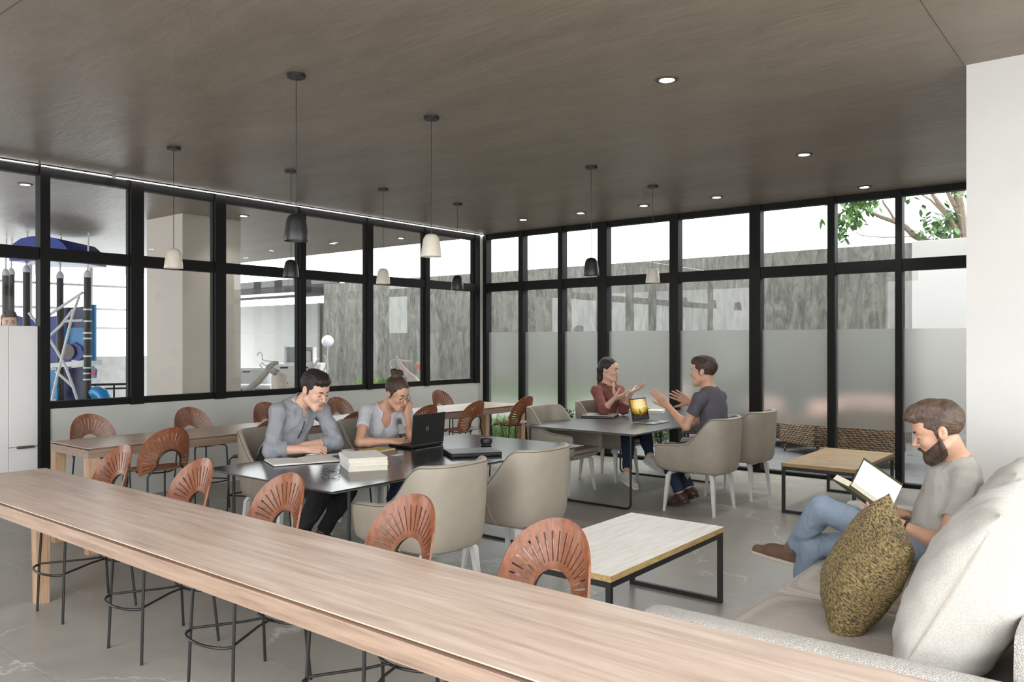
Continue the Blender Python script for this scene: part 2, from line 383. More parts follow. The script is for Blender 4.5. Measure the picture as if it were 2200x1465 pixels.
# ================================================================ COURTYARD
struct(MB().box((-17.9,14.0,-.1),(-2.05,14.3,3.2)).build('wall_courtyard', CONC))
struct(MB().box((-2.66,12.5,-.1),(5,12.75,3.05), .01).build('wall_garden', plain('garden_render', rgb(160,157,153), .7, 0, .03, 3)))
GRASSM = plain('grass_green', rgb(96,126,62), .8, 0, .3, 20)
def grass(name, x0, x1, y0, y1, z0, n, hh, label):
    rnd = random.Random(7); m = MB()
    for _ in range(n):
        x = rnd.uniform(x0,x1); y = rnd.uniform(y0,y1); a = rnd.uniform(0,6.28); h = hh*rnd.uniform(.5,1.2); l = rnd.uniform(.2,.6)*h; w = .012
        dx, dy = math.cos(a), math.sin(a)
        m.add([(x-dy*w,y+dx*w,z0),(x+dy*w,y-dx*w,z0),(x+dx*l*.4+dy*w*.6,y+dy*l*.4-dx*w*.6,z0+h*.65),(x+dx*l*.4-dy*w*.6,y+dy*l*.4+dx*w*.6,z0+h*.65),(x+dx*l,y+dy*l,z0+h)], [(0,1,2,3),(3,2,4)])
    return tag(m.build(name, GRASSM), label, 'grass', None, 'stuff')
struct(MB().box((-15.5,12.9,-.1),(-6.2,14,.42)).build('planter_bed', 'paint_white'))
grass('grass', -15.4, -8.5, 12.95, 13.6, .42, 3800, .30, 'wild green grass at the foot of the concrete wall')
grass('lawn', -9.5, -6.25, 9.95, 12.6, -.03, 5200, .30, 'green lawn behind the frosted band of the courtyard windows')
LEAF = plain('leaf_green', rgb(70,104,48), .5, 0, .35, 9); LEAF2 = plain('leaf_pale', rgb(126,150,88), .5, 0, .3, 9)
BARK = plain('bark', rgb(112,98,84), .9, 0, .2, 20, .3, 60)
def leaf(m, p, dirv, l, w, bend=.25):
    d = Vector(dirv).normalized(); s = d.cross(Vector((0,0,1)));
    if s.length < .1: s = Vector((1,0,0))
    s.normalize(); nrm = s.cross(d); p = Vector(p)
    c = p+d*l-nrm*l*bend; q = []
    for f, k in ((.18,.62),(.42,1.0),(.68,.78),(.87,.36)): q.append((p+d*l*f+s*w*k-nrm*l*bend*f*f, p+d*l*f-nrm*l*(bend*f*f+.03*k), p+d*l*f-s*w*k-nrm*l*bend*f*f))
    vs = [p]+[v for r_ in q for v in r_]+[c]; fs = [(0,1,2),(0,2,3)]
    for k in range(3):
        o = 1+3*k; fs += [(o,o+3,o+4,o+1),(o+1,o+4,o+5,o+2)]
    m.add(vs, fs+[(10,13,11),(11,13,12)])
def shrub(x, y, z, h, n, label, mat, seed):
    rnd = random.Random(seed); t = thing('shrub', label, 'plant', (x,y,z), 0, 'leafy shrubs outside the courtyard windows')
    st = MB(); lf = MB()
    for k in range(9):
        a = rnd.uniform(0,6.28); top = Vector((math.cos(a)*h*.35*rnd.random(), math.sin(a)*h*.35*rnd.random(), h*rnd.uniform(.65,1)))
        st.tube([(0,0,0), top*.5+Vector((0,0,h*.08)), top], [.008,.006,.003], 6)
        for q in range(n):
            f = rnd.uniform(.3,1); b = rnd.uniform(0,6.28)
            leaf(lf, top*f, (math.cos(b),math.sin(b),rnd.uniform(.1,.9)), rnd.uniform(.09,.17), rnd.uniform(.014,.026))
    st.build('stem', BARK, t); lf.build('foliage', mat, t)
for i, (x, y, h, l) in enumerate(((-7.55,9.98,.62,'low leafy shrub outside by the end of the long table'),(-6.95,9.95,.72,'spreading green shrub outside behind the last slatted stool'),(-6.5,9.95,.66,'green shrub outside between the end stool and the tub chair'),(-5.95,10.0,.80,'tall pale shrub outside behind the woman in the rust sweater'),(-5.35,10.05,.6,'small green shrub outside behind the glass near the book'))):
    shrub(x, y, -.03, h, 22, l, LEAF2 if i in (0,3) else LEAF, 20+i)
# tree beyond the white garden wall
def tree():
    t = thing('tree', 'leafy tree with bare crossing branches above the white garden wall', 'tree', tuple(at(2065,732,14.2)[:2])+(-.03,))
    bx = np.array([t.location.x, t.location.y, 0.0]); br = MB(); lf = MB(); rnd = random.Random(3)
    def P(px, py, d=14.0): return Vector(at(px,py,d)-bx+np.array([0,0,.03]))
    br.tube([(0,0,0),(0.05,0,1.5),P(2072,520),P(2062,440),P(2050,380),P(2040,330)], [.12,.11,.085,.07,.05,.03], 8)
    br.tube([P(2072,560),P(2058,500),P(2030,455),P(2005,420),P(1990,370)], [.06,.05,.045,.035,.02], 7)
    br.tube([P(2074,540),P(2066,470),P(2045,430),P(2030,400),P(2025,360)], [.05,.045,.04,.03,.02], 7)
    br.tube([P(2060,500),P(2040,470),P(2025,455),P(2000,430),P(1975,415)], [.035,.03,.025,.018,.01], 6)
    br.tube([P(2072,590),P(1990,520,14.3),P(1962,505,14.3),P(1945,487,14.3),P(1922,476,14.3),P(1890,465,14.2),P(1862,452,14.1),P(1840,440,14)], [.06,.06,.055,.05,.042,.034,.024,.012], 7)
    br.tube([P(1925,478,14.3),P(1912,455,14.3),P(1898,436,14.3),P(1894,415,14.3),P(1890,380,14.3)], [.024,.02,.018,.015,.008], 6)
    br.tube([P(1962,508,14.3),P(1900,510,14.3),P(1850,506,14.2),P(1830,492,14.2)], [.012,.010,.008,.005], 5)
    br.tube([P(1855,507,14.2),P(1846,485,14.2),P(1838,470,14.2)], [.006,.005,.003], 5)
    br.build('branches', BARK, t, True)
    blobs = [(1815,465,30,24,62),(1850,440,30,22,56),(1825,430,28,16,42),(1808,500,12,22,28),(1880,432,16,12,16),(1840,475,18,12,22),(1995,500,40,14,58),(2030,480,34,26,74),(2050,455,24,22,36),(2000,470,14,14,14),(1972,445,12,16,5),(1950,425,16,8,5),(2060,420,14,20,18),(1780,428,10,6,4),(2035,510,36,8,40),(1768,470,5,4,2),(1935,415,20,6,6)]
    for px, py, rx, ry, n in blobs:
        for _ in range(n):
            a = rnd.gauss(0,.5); b = rnd.gauss(0,.5); p = P(px+a*rx, py+b*ry, 14.1+rnd.uniform(-.35,.35)); g = rnd.uniform(0,6.28)
            leaf(lf, p, (math.cos(g),math.sin(g),rnd.uniform(-1.3,.2)), rnd.uniform(.11,.2), rnd.uniform(.028,.05), .2)
    lf.build('foliage', LEAF, t)
tree()
# wicker seats on the terrace
def wicker_chair(label, loc, rz, mat, ccol, w=.78, back=.74, slim=False):
    t = thing('wicker_armchair', label, 'armchair', loc, rz, 'wicker seats on the terrace')
    hw = w/2
    MB().box((-hw,-.32,.16),(hw,.36,.36), .03).build('seat_base', mat, t, True)
    MB().box((-hw,-.40,.14),(hw,-.32,back), .03).build('backrest', mat, t, True)
    for s in (-1,1): MB().box((s*hw-.04,-.36,.14),(s*hw+.04,.36,.58), .03).build('armrest', mat, t, True)
    for sx in (-1,1):
        for sy in (-.34,.3): MB().tube([(sx*(hw-.06),sy,.2),(sx*(hw-.02),sy*1.03,0)], [.024,.018], 8).build('leg', mat, t, True)
    MB().box((-hw+.05,-.3,.36),(hw-.05,.34,.46), .04).build('seat_cushion', ccol, t, True)
    MB().box((-hw+.06,-.31,.46),(hw-.06,-.2,back+.16), .045).build('back_cushion', 'cushion_pink', t, True)
    return t
wicker_chair('tan wicker armchair with a lattice back outside the last window', (-2.95,11.35,-.03), R(8), M['rattan_tan'], M['cushion_white'])
wicker_chair('open-weave wicker armchair outside between two dark mullions', (-3.85,12.0,-.03), R(60), M['rattan_tan'], M['cushion_white'], .66, .62)
wicker_chair('dark brown wicker armchair with a white cushion outside', (-4.55,12.65,-.03), R(-30), M['rattan_dark'], M['cushion_white'], .8, .58)
wicker_chair('far wicker armchair with a pink cushion behind the frosted band', (-5.75,12.4,-.03), R(-60), M['rattan_dark'], M['cushion_white'])
# ================================================================ LONG TABLES
def long_table(name, label, axis, x0, x1, y0, y1, zt):
    cx, cy = (x0+x1)/2, (y0+y1)/2; t = thing(name, label, 'table', (cx,cy,0)); a, b = (x1-x0)/2, (y1-y0)/2
    m = MB(); c = .022
    m.add([(-a,-b,zt),(a,-b,zt),(a,b,zt),(-a,b,zt),(-a,-b,zt-.004),(a,-b,zt-.004),(a,b,zt-.004),(-a,b,zt-.004),(-a+c,-b+c,zt-.007),(a-c,-b+c,zt-.007),(a-c,b-c,zt-.007),(-a+c,b-c,zt-.007)],
          [(0,1,2,3),(0,4,5,1),(1,5,6,2),(2,6,7,3),(3,7,4,0),(4,8,9,5),(5,9,10,6),(6,10,11,7),(7,11,8,4),(8,11,10,9)])
    m.build('tabletop', 'oak_'+axis, t)
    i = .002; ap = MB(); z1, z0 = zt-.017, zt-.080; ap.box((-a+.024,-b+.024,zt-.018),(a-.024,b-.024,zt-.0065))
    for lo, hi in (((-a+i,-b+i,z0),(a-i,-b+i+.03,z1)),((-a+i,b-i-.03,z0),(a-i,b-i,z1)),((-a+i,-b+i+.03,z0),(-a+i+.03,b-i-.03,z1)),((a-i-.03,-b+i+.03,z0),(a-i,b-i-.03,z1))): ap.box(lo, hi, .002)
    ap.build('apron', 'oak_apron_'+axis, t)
    w = .085
    for sx in (-1,1):
        for sy in (-1,1):
            x = sx*(a-i-.002-w/2); y = sy*(b-i-.002-w/2); q = w/2; r = w/2*.82
            MB().add([(x-q,y-q,z1),(x+q,y-q,z1),(x+q,y+q,z1),(x-q,y+q,z1),(x-r+sx*(q-r),y-r+sy*(q-r),0),(x+r+sx*(q-r),y-r+sy*(q-r),0),(x+r+sx*(q-r),y+r+sy*(q-r),0),(x-r+sx*(q-r),y+r+sy*(q-r),0)],
                     [(0,1,2,3),(0,4,5,1),(1,5,6,2),(2,6,7,3),(3,7,4,0),(4,7,6,5)]).build('leg', 'oak_leg', t)
    return t
long_table('bar_table', 'long pale oak bar table crossing the front of the room', 'x', -5.40, .0, 1.492, 2.068, .825)
long_table('bar_table', 'long oak bar table along the grey half wall under the windows', 'y', -6.93, -6.245, 2.69, 8.08, .81)
# ================================================================ SLATTED STOOLS
def make_stool(label, group, cat='stool'):
    t = thing('slatted_bar_stool', label, cat, (0,0,0), 0, group)
    ZS = .63; zc = .705; RC = .27
    def S(th, r, off=0.0):                                # fan coordinates -> bent, reclined shell
        u = r*math.sin(th); z = zc+r*math.cos(th); ph = u/RC; rr = RC-off
        return (rr*math.sin(ph), -.185+RC-rr*math.cos(ph)-(z-.62)*.20, z)
    TH = R(118)
    def ro(th):
        k = abs(th)/TH; return .262 - .030*min(1,k*1.7)**2 - .03*max(0,k-.62)**1.4
    ri = lambda th: .082+.012*(abs(th)/TH)**2
    NS = 25; step = 2*TH/(NS+1); sub = []
    for i in range(NS+1):
        c0 = -TH+i*step; sub += [(c0+step*.13, c0+step*.87, True)]
        if i < NS: sub += [(c0+step*.87, c0+step*1.13, False)]
    rk = [0,.09,.15,.42,.66,.75,.90,1.0]                  # slots between .20 and .80
    ths = [-TH]+[q for s_ in sub for q in s_[:2]]+[TH]; ths = sorted(set(round(q,6) for q in ths))
    T2 = .0042; V = []; FA = []; nr = len(rk)
    def slot(i, j): 
        mid = (ths[i]+ths[i+1])/2
        if not (2 <= j <= 4): return False
        return any((not rib) and a-1e-5 <= mid <= b+1e-5 for a, b, rib in sub)
    for side in (T2,-T2):
        for th in ths:
            for k in rk: V.append(S(th, ri(th)+(ro(th)-ri(th))*k, side))
    n1 = len(ths)*nr; ix = lambda i, j, s: s*n1+i*nr+j
    for i in range(len(ths)-1):
        for j in range(nr-1):
            if slot(i,j): continue
            FA.append((ix(i,j,0),ix(i+1,j,0),ix(i+1,j+1,0),ix(i,j+1,0))); FA.append((ix(i,j,1),ix(i,j+1,1),ix(i+1,j+1,1),ix(i+1,j,1)))
            if i == 0 or slot(i-1,j): FA.append((ix(i,j,0),ix(i,j+1,0),ix(i,j+1,1),ix(i,j,1)))
            if i == len(ths)-2 or slot(i+1,j): FA.append((ix(i+1,j,1),ix(i+1,j+1,1),ix(i+1,j+1,0),ix(i+1,j,0)))
            if j == 0 or slot(i,j-1): FA.append((ix(i,j,1),ix(i+1,j,1),ix(i+1,j,0),ix(i,j,0)))
            if j == nr-2 or slot(i,j+1): FA.append((ix(i,j+1,0),ix(i+1,j+1,0),ix(i+1,j+1,1),ix(i,j+1,1)))
    MB().add(V, FA).build('backrest', 'plywood_rust', t)
    m = MB(); m.lathe([(0,-.006),(.06,-.005),(.14,0),(.195,.009),(.205,.014),(.2,.02),(.14,.012),(.06,.007),(0,.006)], (0,.0,ZS), 40)
    for v in range(len(m.v)):
        x, y, z = m.v[v]; m.v[v] = (x*1.02, y*1.03+.012, z-.02*max(0,y)/.2)
    m.build('seat', 'plywood_rust', t, True)
    r = .0075
    for s in (-1,1):
        MB().tube([(s*.178,.205,0),(s*.172,.195,.3),(s*.165,.18,.595),(s*.15,.165,.614),(s*.11,.12,.616)], r, 8).build('leg', 'steel_black', t, True)
        MB().tube([(s*.182,-.215,0),(s*.165,-.19,.3),(s*.15,-.165,.60)], r, 8).build('leg', 'steel_black', t, True)
    arch = [(-.15,-.165,.60)]+[S(th, .088, -.0125) for th in [R(q) for q in range(-104,105,13)]]+[(.15,-.165,.60)]
    MB().tube(arch, r*.9, 8).build('back_hoop', 'steel_black', t, True)
    ring = MB()
    fr_ = [(.172*math.cos(a),.195+.075*math.sin(a),.278) for a in [R(q) for q in range(0,181,18)]]; ring.tube(fr_, .0068, 8)
    re_ = [(.166*math.cos(a),-.192+.085*math.sin(a),.278) for a in [R(q) for q in range(0,181,18)]]; ring.tube(re_, .0068, 8)
    for s in (-1,1): ring.tube([(s*.172,.195,.284),(s*.110,.085,.284),(s*.055,-.01,.284),(s*.022,-.105,.284)], .0062, 8)
    ring.build('footrest', 'steel_black', t, True)
    ring = MB(); ring.tube([(.13*math.cos(a),.02+.13*math.sin(a),.612) for a in [R(q) for q in range(0,360,15)]], .006, 8, True); ring.build('seat_ring', 'steel_black', t, True)
    return t
GS = 'slatted plywood bar stools'
s0 = make_stool('slatted rust plywood stool behind the front bar table at its far left end', GS)
s0.location = (-5.03,2.155,0); s0.rotation_euler = (0,0,R(180))
for x, rz, l in ((-4.11,180,'second slatted stool from the left end behind the front bar table'),(-3.31,181,'middle one of five slatted stools behind the front bar table'),(-2.44,179,'slatted stool at the front bar table directly before the nearest beige tub chair'),(-1.69,180,'slatted stool at the front bar table beside the white coffee table')):
    dup(s0, (x,2.155,0), R(rz), l)
for y, dx, rz, l in ((3.10,0,90,'slatted stool at the near end of the wall bar table, back to the camera'),(4.01,0,90,'slatted stool mostly hidden behind the writing man in the grey shirt'),(4.93,0,90,'slatted stool seen between the seated man and the woman with glasses'),(5.87,0,90,'slatted stool peeking out just left of the open black laptop'),(6.60,.02,92,'slatted stool with pale seat right of the open black laptop, back turned'),(7.50,.02,90,'slatted stool at the far end of the wall bar table near the courtyard glass')):
    dup(s0, (-6.02+dx,y,0), R(rz), l)
for y, l in ((3.20,'slatted stool against the grey half wall, leftmost of the wall side'),(4.15,'slatted stool on the wall side behind the oak table, left of the seated man'),(5.02,'slatted stool by the wall seen at the shoulder of the man in the grey shirt'),(5.98,'slatted stool by the wall directly behind the gap between the two writers'),(7.70,'slatted stool by the wall farthest from the camera')):
    dup(s0, (-7.19,y,0), R(-90), l)
# ================================================================ TUB CHAIRS
def make_tub():
    t = thing('tub_armchair', '', 'armchair', (0,0,0), 0, 'leather tub armchairs at the meeting tables')
    W = .305; pts = []; DB = .36; DF = .31
    # plan outline of the outer shell, from the left arm front round the back to the right arm front
    for y in (DF, .2, .08, -.02): pts.append((-W, y))
    for k in range(1, 24):
        a = math.pi+math.pi*k/24; e = 2/3.0
        cx, sy = math.cos(a), math.sin(a)
        pts.append((W*math.copysign(abs(cx)**e, cx), -.03+(DB-.03)*math.copysign(abs(sy)**e, sy)))
    for y in (-.02, .08, .2, DF): pts.append((W, y))
    n = len(pts)
    def top(x, y):
        k = min(1, max(0, (.02-y)/.27)); k = k*k*(3-2*k)
        f = min(1, max(0,(y-.02)/.29)); return .655-.012*f + .255*k
    V = []; FA = []; prof = 12; rim = []
    for i, (x, y) in enumerate(pts):
        a = pts[max(0,i-1)]; b = pts[min(n-1,i+1)]; tx, ty = b[0]-a[0], b[1]-a[1]; L = math.hypot(tx,ty); nx, ny = ty/L, -tx/L   # inward/outward normal
        if nx*x+ny*(y-.0) < 0: nx, ny = -nx, -ny
        h = top(x,y); z0 = .385+(.025 if i in (0,n-1) else 0); th = .042
        rec = max(0,-y)/DB
        row = []
        for (o, z) in ((-.055,z0-.004),(-.030,z0+.004),(-.010,z0+.05),(0,z0+.14),(.002+.018*rec,h-.04),(-.004+.02*rec,h-.010),(-.02+.02*rec,h),(-.036+.02*rec,h-.008),(-.042+.018*rec,h-.04),(-.05,.56),(-.058,.48),(-.07,.42)):
            row.append((x+nx*o, y+ny*o, z))
        V += row; rim.append((row[4][0]+nx*-.002, row[4][1]+ny*-.002, row[4][2]+.022))
    for i in range(n-1):
        for j in range(prof-1): FA.append((i*prof+j,(i+1)*prof+j,(i+1)*prof+j+1,i*prof+j+1))
    for e, base in ((0,0),(1,(n-1)*prof)):
        c = len(V); q = [V[base+j] for j in range(prof)]; my = DF+.016
        for j in range(prof): V.append((q[j][0]*(1) + (np.sign(q[j][0])*-.0), my, q[j][2]+( .012 if j < 2 else (-.012 if 4 <= j <= 8 else 0))))
        cc = len(V); V.append((sum(p[0] for p in q)/prof, my+.006, .53))
        for j in range(prof-1):
            FA.append((base+j, base+j+1, c+j+1, c+j)); FA.append((c+j, c+j+1, cc))
        FA.append((c+prof-1, c, cc)); FA.append((base+prof-1, base, c, c+prof-1))
    o = MB().add(V, FA).build('shell', 'leather', t, True); subsurf(o, 1)
    # seat pan, cushion
    subsurf(MB().box((-.245,-.235,.378),(.245,.30,.43), .03).build('seat_base', 'leather', t, True))
    subsurf(MB().box((-.256,-.26,.425),(.256,.325,.485), .03).build('seat_cushion', 'leather', t, True), 1)
    # stitched seams: slanting seam on each flank and one down the back
    for s in (-1,1):
        MB().tube([(s*(W+.004),.02,.652),(s*(W+.004),-.01,.56),(s*(W-.002),-.05,.46),(s*(W-.028),-.085,.388)], .0016, 5).build('seam', 'stitch', t)
    j = pts[4+13]
    MB().tube([(j[0],j[1]-.014,.89),(j[0],j[1]-.006,.7),(j[0],j[1]+.002,.53),(j[0],j[1]+.032,.395)], .0012, 5).build('seam', 'stitch', t)
    MB().tube(rim, .0022, 5).build('piping', 'piping', t)
    # white metal legs
    for sx in (-1,1):
        for sy in (-1,1):
            a = (sx*.17,sy*.17); 
            b = MB(); P0 = [(sx*.195,sy*.2,.375,.021),(sx*.215,sy*.222,.34,.020),(sx*.25,sy*.25,0,.011)]
            V2 = []; F2 = []
            for x, y, z, q in P0: V2 += [(x-q,y-q,z),(x+q,y-q,z),(x+q,y+q,z),(x-q,y+q,z)]
            for k in range(2):
                for e in range(4): F2.append((k*4+e,k*4+(e+1) % 4,k*4+4+(e+1) % 4,k*4+4+e))
            F2 += [(0,1,2,3),(8,9,10,11)]; b.add(V2, F2); b.build('leg', 'white_metal', t)
    f = MB(); f.box((-.205,.185,.352),(.205,.215,.38), .004).box((-.205,-.215,.352),(.205,-.185,.38), .004).box((-.015,-.2,.352),(.015,.2,.38), .004); f.build('underframe', 'white_metal', t)
    return t
tub = make_tub(); tub.location = (-3.50,3.50,0); tub.rotation_euler = (0,0,R(90))
tub['label'] = 'beige leather tub chair in front of the stack of white books, nearest the camera'
for x, y, rz, l in ((-3.48,4.36,90,'beige tub chair at the black table beside the closed laptop, second on that side'),
    (-5.42,3.87,-90,'grey tub chair the man in the grey shirt is sitting on'),(-5.42,4.86,-90,'grey tub chair the woman with glasses is sitting on'),
    (-3.38,7.11,92,'taupe tub chair the man in the charcoal T-shirt is sitting on'),(-3.38,8.02,90,'empty taupe tub chair with white legs beside the courtyard glass'),
    (-4.97,7.09,-90,'empty tub chair tucked under the near left side of the far table'),(-5.0,8.08,-90,'tub chair the woman in the rust sweater is sitting on')):
    dup(tub, (x,y,0), R(rz), l)
# ================================================================ MEETING TABLES
TOPM = plain('table_top_black', (.022,.022,.022,1), .2, 0, .1, 4)
TEDGE = plain('table_edge_grey', rgb(150,150,146), .35)
def meeting_table(label, x0, x1, y0, y1, loops, topm):
    cx, cy = (x0+x1)/2, (y0+y1)/2; t = thing('meeting_table', label, 'table', (cx,cy,0)); a, b = (x1-x0)/2, (y1-y0)/2
    MB().box((-a,-b,.727),(a,b,.735), .0015).build('tabletop', topm, t)
    c = .05; m = MB(); m.add([(-a+.002,-b+.002,.727),(a-.002,-b+.002,.727),(a-.002,b-.002,.727),(-a+.002,b-.002,.727),(-a+c,-b+c,.708),(a-c,-b+c,.708),(a-c,b-c,.708),(-a+c,b-c,.708)], [(0,1,2,3),(0,4,5,1),(1,5,6,2),(2,6,7,3),(3,7,4,0),(4,7,6,5)])
    m.build('underside', TEDGE, t)
    for ly in loops:
        y = ly-cy; w = a-.07; r = .05; p = []
        for ccx, ccz, a0 in ((w-r,.012+r,-90),):
            pass
        p = [(-w,y,.71)]+[(-w+r-r*math.cos(R(q)),y,.012+r-r*math.sin(R(q))) for q in (0,30,60,90)]+[(w-r+r*math.sin(R(q)),y,.012+r-r*math.cos(R(q))) for q in (0,30,60,90)]+[(w,y,.71)]
        MB().tube(p, .011, 8).build('leg', 'steel_black', t, True)
    return t
meeting_table('black-topped meeting table with books and laptops where two people write', -5.13, -3.74, 2.985, 5.66, (3.17,5.0), TOPM)
meeting_table('grey meeting table by the courtyard glass where two people talk', -5.15, -3.80, 6.61, 9.30, (6.65,8.48), plain('table_top_grey', (.075,.075,.075,1), .3, 0, .1, 4))
# ================================================================ COFFEE TABLES
def coffee_table(label, x0, x1, y0, y1, topm, edgem):
    cx, cy = (x0+x1)/2, (y0+y1)/2; t = thing('coffee_table', label, 'table', (cx,cy,0)); a, b = (x1-x0)/2, (y1-y0)/2
    MB().box((-a,-b,.438),(a,b,.470), .002).build('tabletop', topm, t)
    if edgem:
        e = MB(); q = .0015
        for lo, hi in (((-a-q,-b-q,.438),(a+q,-b,.4685)),((-a-q,b,.438),(a+q,b+q,.4685)),((-a-q,-b,.438),(-a,b,.4685)),((a,-b,.438),(a+q,b,.4685))): e.box(lo, hi)
        e.build('edge_band', edgem, t)
    w = .028; f = MB(); i = .004
    for s in (-1,1):
        f.box((-a+i,s*(b-i)-(w if s > 0 else 0),.405),(a-i,s*(b-i)+(0 if s > 0 else w),.438), .001)
        f.box((s*(a-i)-(w if s > 0 else 0),-b+i+w,.405),(s*(a-i)+(0 if s > 0 else w),b-i-w,.438), .001)
    f.build('top_frame', 'steel_black', t)
    for s in (-1,1):
        ya = s*(b-i-w/2); l = MB()
        for q in (-1,1):
            x = q*(a-i-w/2); l.box((x-w/2,ya-w/2,0.0),(x+w/2,ya+w/2,.405), .001)
        l.box((-a+i+w,ya-w/2,0),(a-i-w,ya+w/2,w), .001); l.build('leg_frame', 'steel_black', t)
    return t
coffee_table('white-washed low table with a raw wood edge and black frame', -2.715, -2.058, 3.342, 4.674, M['bleached_wood'], M['raw_edge'])
coffee_table('honey brown wooden low table on a black frame near the courtyard glass', -2.717, -2.045, 7.46, 8.84, M['honey_wood'], None)
# ================================================================ SOFA
def cushion(name, w, h, th, mat, parent=None, gus=0.0, wr=.006, seed=0, pinch=.92, n=30, sag=0.0):
    """pillow: w along local y, h along local z, th along local x"""
    rnd = np.random.RandomState(seed); ph = rnd.rand(12)*6.28; V = []; FA = []
    us = np.sin(np.linspace(-math.pi/2, math.pi/2, n+1))
    def off(u, v):
        e = max(0,(1-abs(u)**2.6))**.5*max(0,(1-abs(v)**2.6))**.5; return e
    for s in (1,-1):
        for u in us:
            for v in us:
                pc = 1-(1-pinch)*(1-abs(u)**2)*abs(v)**6; pr = 1-(1-pinch)*(1-abs(v)**2)*abs(u)**6
                y = u*w/2*pr; z = v*h/2*pc; e = off(u,v); d = gus/2+th/2*e
                wv = wr*(math.sin(9*u+4*v+ph[0]*s)+math.sin(14*v-6*u+ph[1]+s)+.7*math.sin(23*u+11*v+ph[2]*s))*e**.6*(1.1-e*.6)
                y += sag*0
                V.append((s*(d+wv), y, z))
    k = n+1; ix = lambda s, i, j: s*k*k+i*k+j
    for s in (0,1):
        for i in range(n):
            for j in range(n):
                q = (ix(s,i,j),ix(s,i+1,j),ix(s,i+1,j+1),ix(s,i,j+1)); FA.append(q if s == 0 else q[::-1])
    if gus > 0:
        for i in range(n):
            for a, b in (((i,0),(i+1,0)),((i+1,n),(i,n)),((0,i+1),(0,i)),((n,i),(n,i+1))): FA.append((ix(0,*a),ix(1,*a),ix(1,*b),ix(0,*b)))
    o = MB().add(V, FA).build(name, mat, parent, True)
    return o
sofa = thing('sofa', 'off-white textured sofa in the right foreground with a man reading', 'sofa', (-.75,3.95,0))
def sb(lo, hi): return tuple(np.array(lo)-np.array((-.75,3.95,0))), tuple(np.array(hi)-np.array((-.75,3.95,0)))
subsurf(MB().box(*sb((-1.50,2.63,.07),(-.10,2.775,.615)), .035).build('armrest', 'sofa_boucle', sofa, True))
subsurf(MB().box(*sb((-1.50,5.20,.07),(-.10,5.345,.615)), .035).build('armrest', 'sofa_boucle', sofa, True))
subsurf(MB().box(*sb((-.33,2.775,.07),(-.10,5.20,.76)), .04).build('backrest', 'sofa_boucle', sofa, True))
MB().box(*sb((-1.40,2.775,.07),(-.33,5.20,.27)), .02).build('base', 'sofa_boucle', sofa, True)
for a, b in ((2.78,3.735),(3.74,5.195)): subsurf(MB().box(*sb((-1.405,a,.27),(-.34,b,.452)), .05).build('seat_cushion', 'sofa_seat', sofa, True), 2)
for x in (-1.4,-.2):
    for y in (2.7,5.27): MB().box(*sb((x-.03,y-.03,0),(x+.03,y+.03,.07))).build('foot', 'steel_black', sofa)
def put(o, loc, eul): o.location = loc; o.rotation_euler = eul; return o
GC = 'large off-white back cushions of the sofa'
c1 = put(cushion('back_cushion', .80, .66, .26, 'sofa_quilt', None, .10, .007, 3, .95), (-.478,3.26,.765), (0,R(27),R(2)))
tag(c1, 'big off-white quilted cushion at the near end of the sofa', 'cushion', GC)
m = MB(); 
seam = MB().tube([(-.051,-.40*.985+.004,z*.33) for z in (-.93,-.6,-.2,.2,.6,.93)], .0022, 6).build('seam', 'stitch', c1, True)
c2 = put(cushion('back_cushion', .80, .66, .24, 'sofa_quilt', None, .08, .006, 5, .95), (-.50,4.12,.775), (0,R(24),R(-1)))
tag(c2, 'off-white quilted cushion behind the back of the reading man', 'cushion', GC)
c3 = put(cushion('back_cushion', .72, .62, .22, 'sofa_seat', None, .06, .006, 8, .95), (-.42,4.86,.785), (0,R(16),R(2)))
tag(c3, 'taupe back cushion at the far end of the sofa', 'cushion', GC)
GP = 'gold woven scatter pillows on the sofa'
p1_ = put(cushion('scatter_pillow', .52, .53, .24, 'gold_weave', None, 0, .004, 11, .86), (-.925,3.50,.672), (R(14),R(27),R(28)))
tag(p1_, 'large gold woven pillow leaning upright on the seat in front', 'pillow', GP)
p2_ = put(cushion('scatter_pillow', .46, .44, .14, 'gold_weave', None, 0, .004, 12, .86), (-.86,5.02,.63), (R(-8),R(40),R(-50)))
tag(p2_, 'gold woven pillow lying behind the open book', 'pillow', GP)
p3_ = put(cushion('scatter_pillow', .40, .38, .13, 'gold_weave', None, 0, .004, 14, .86), (-1.16,4.86,.555), (R(20),R(62),R(-20)))
tag(p3_, 'small dull gold pillow half hidden under the open book', 'pillow', GP)
# ================================================================ PENDANTS AND DOWNLIGHTS
def pendant(label, x, y, col, r=.078, h=.172, zb=2.25):
    t = thing('pendant_lamp', label, 'lamp', (x,y,0), 0, 'small bell pendant lamps')
    MB().disc((0,0,0), .058, ZC-.022, ZC+.002, 32, .003).build('canopy', 'steel_black', t, True)
    MB().tube([(0,0,ZC-.02),(0,0,zb+h)], .0028, 6).build('cord', 'steel_black', t)
    prof = [(.0,h),(.012,h),(.03,h-.003),(.047,h-.014),(.058,h-.034),(.064,h-.06),(r-.006,.06),(r,.004),(r-.001,0),(r-.004,.002),(r-.010,.06),(.058,h-.062),(.050,h-.038),(.04,h-.02),(.0,h-.012)]
    MB().lathe(prof, (0,0,zb), 40).build('shade', 'lamp_black' if col == 'b' else 'lamp_cream', t, True)
    MB().lathe([(0,.09),(.018,.088),(.026,.07),(.02,.05),(0,.042)], (0,0,zb), 20).build('bulb', 'lamp_inner', t, True)
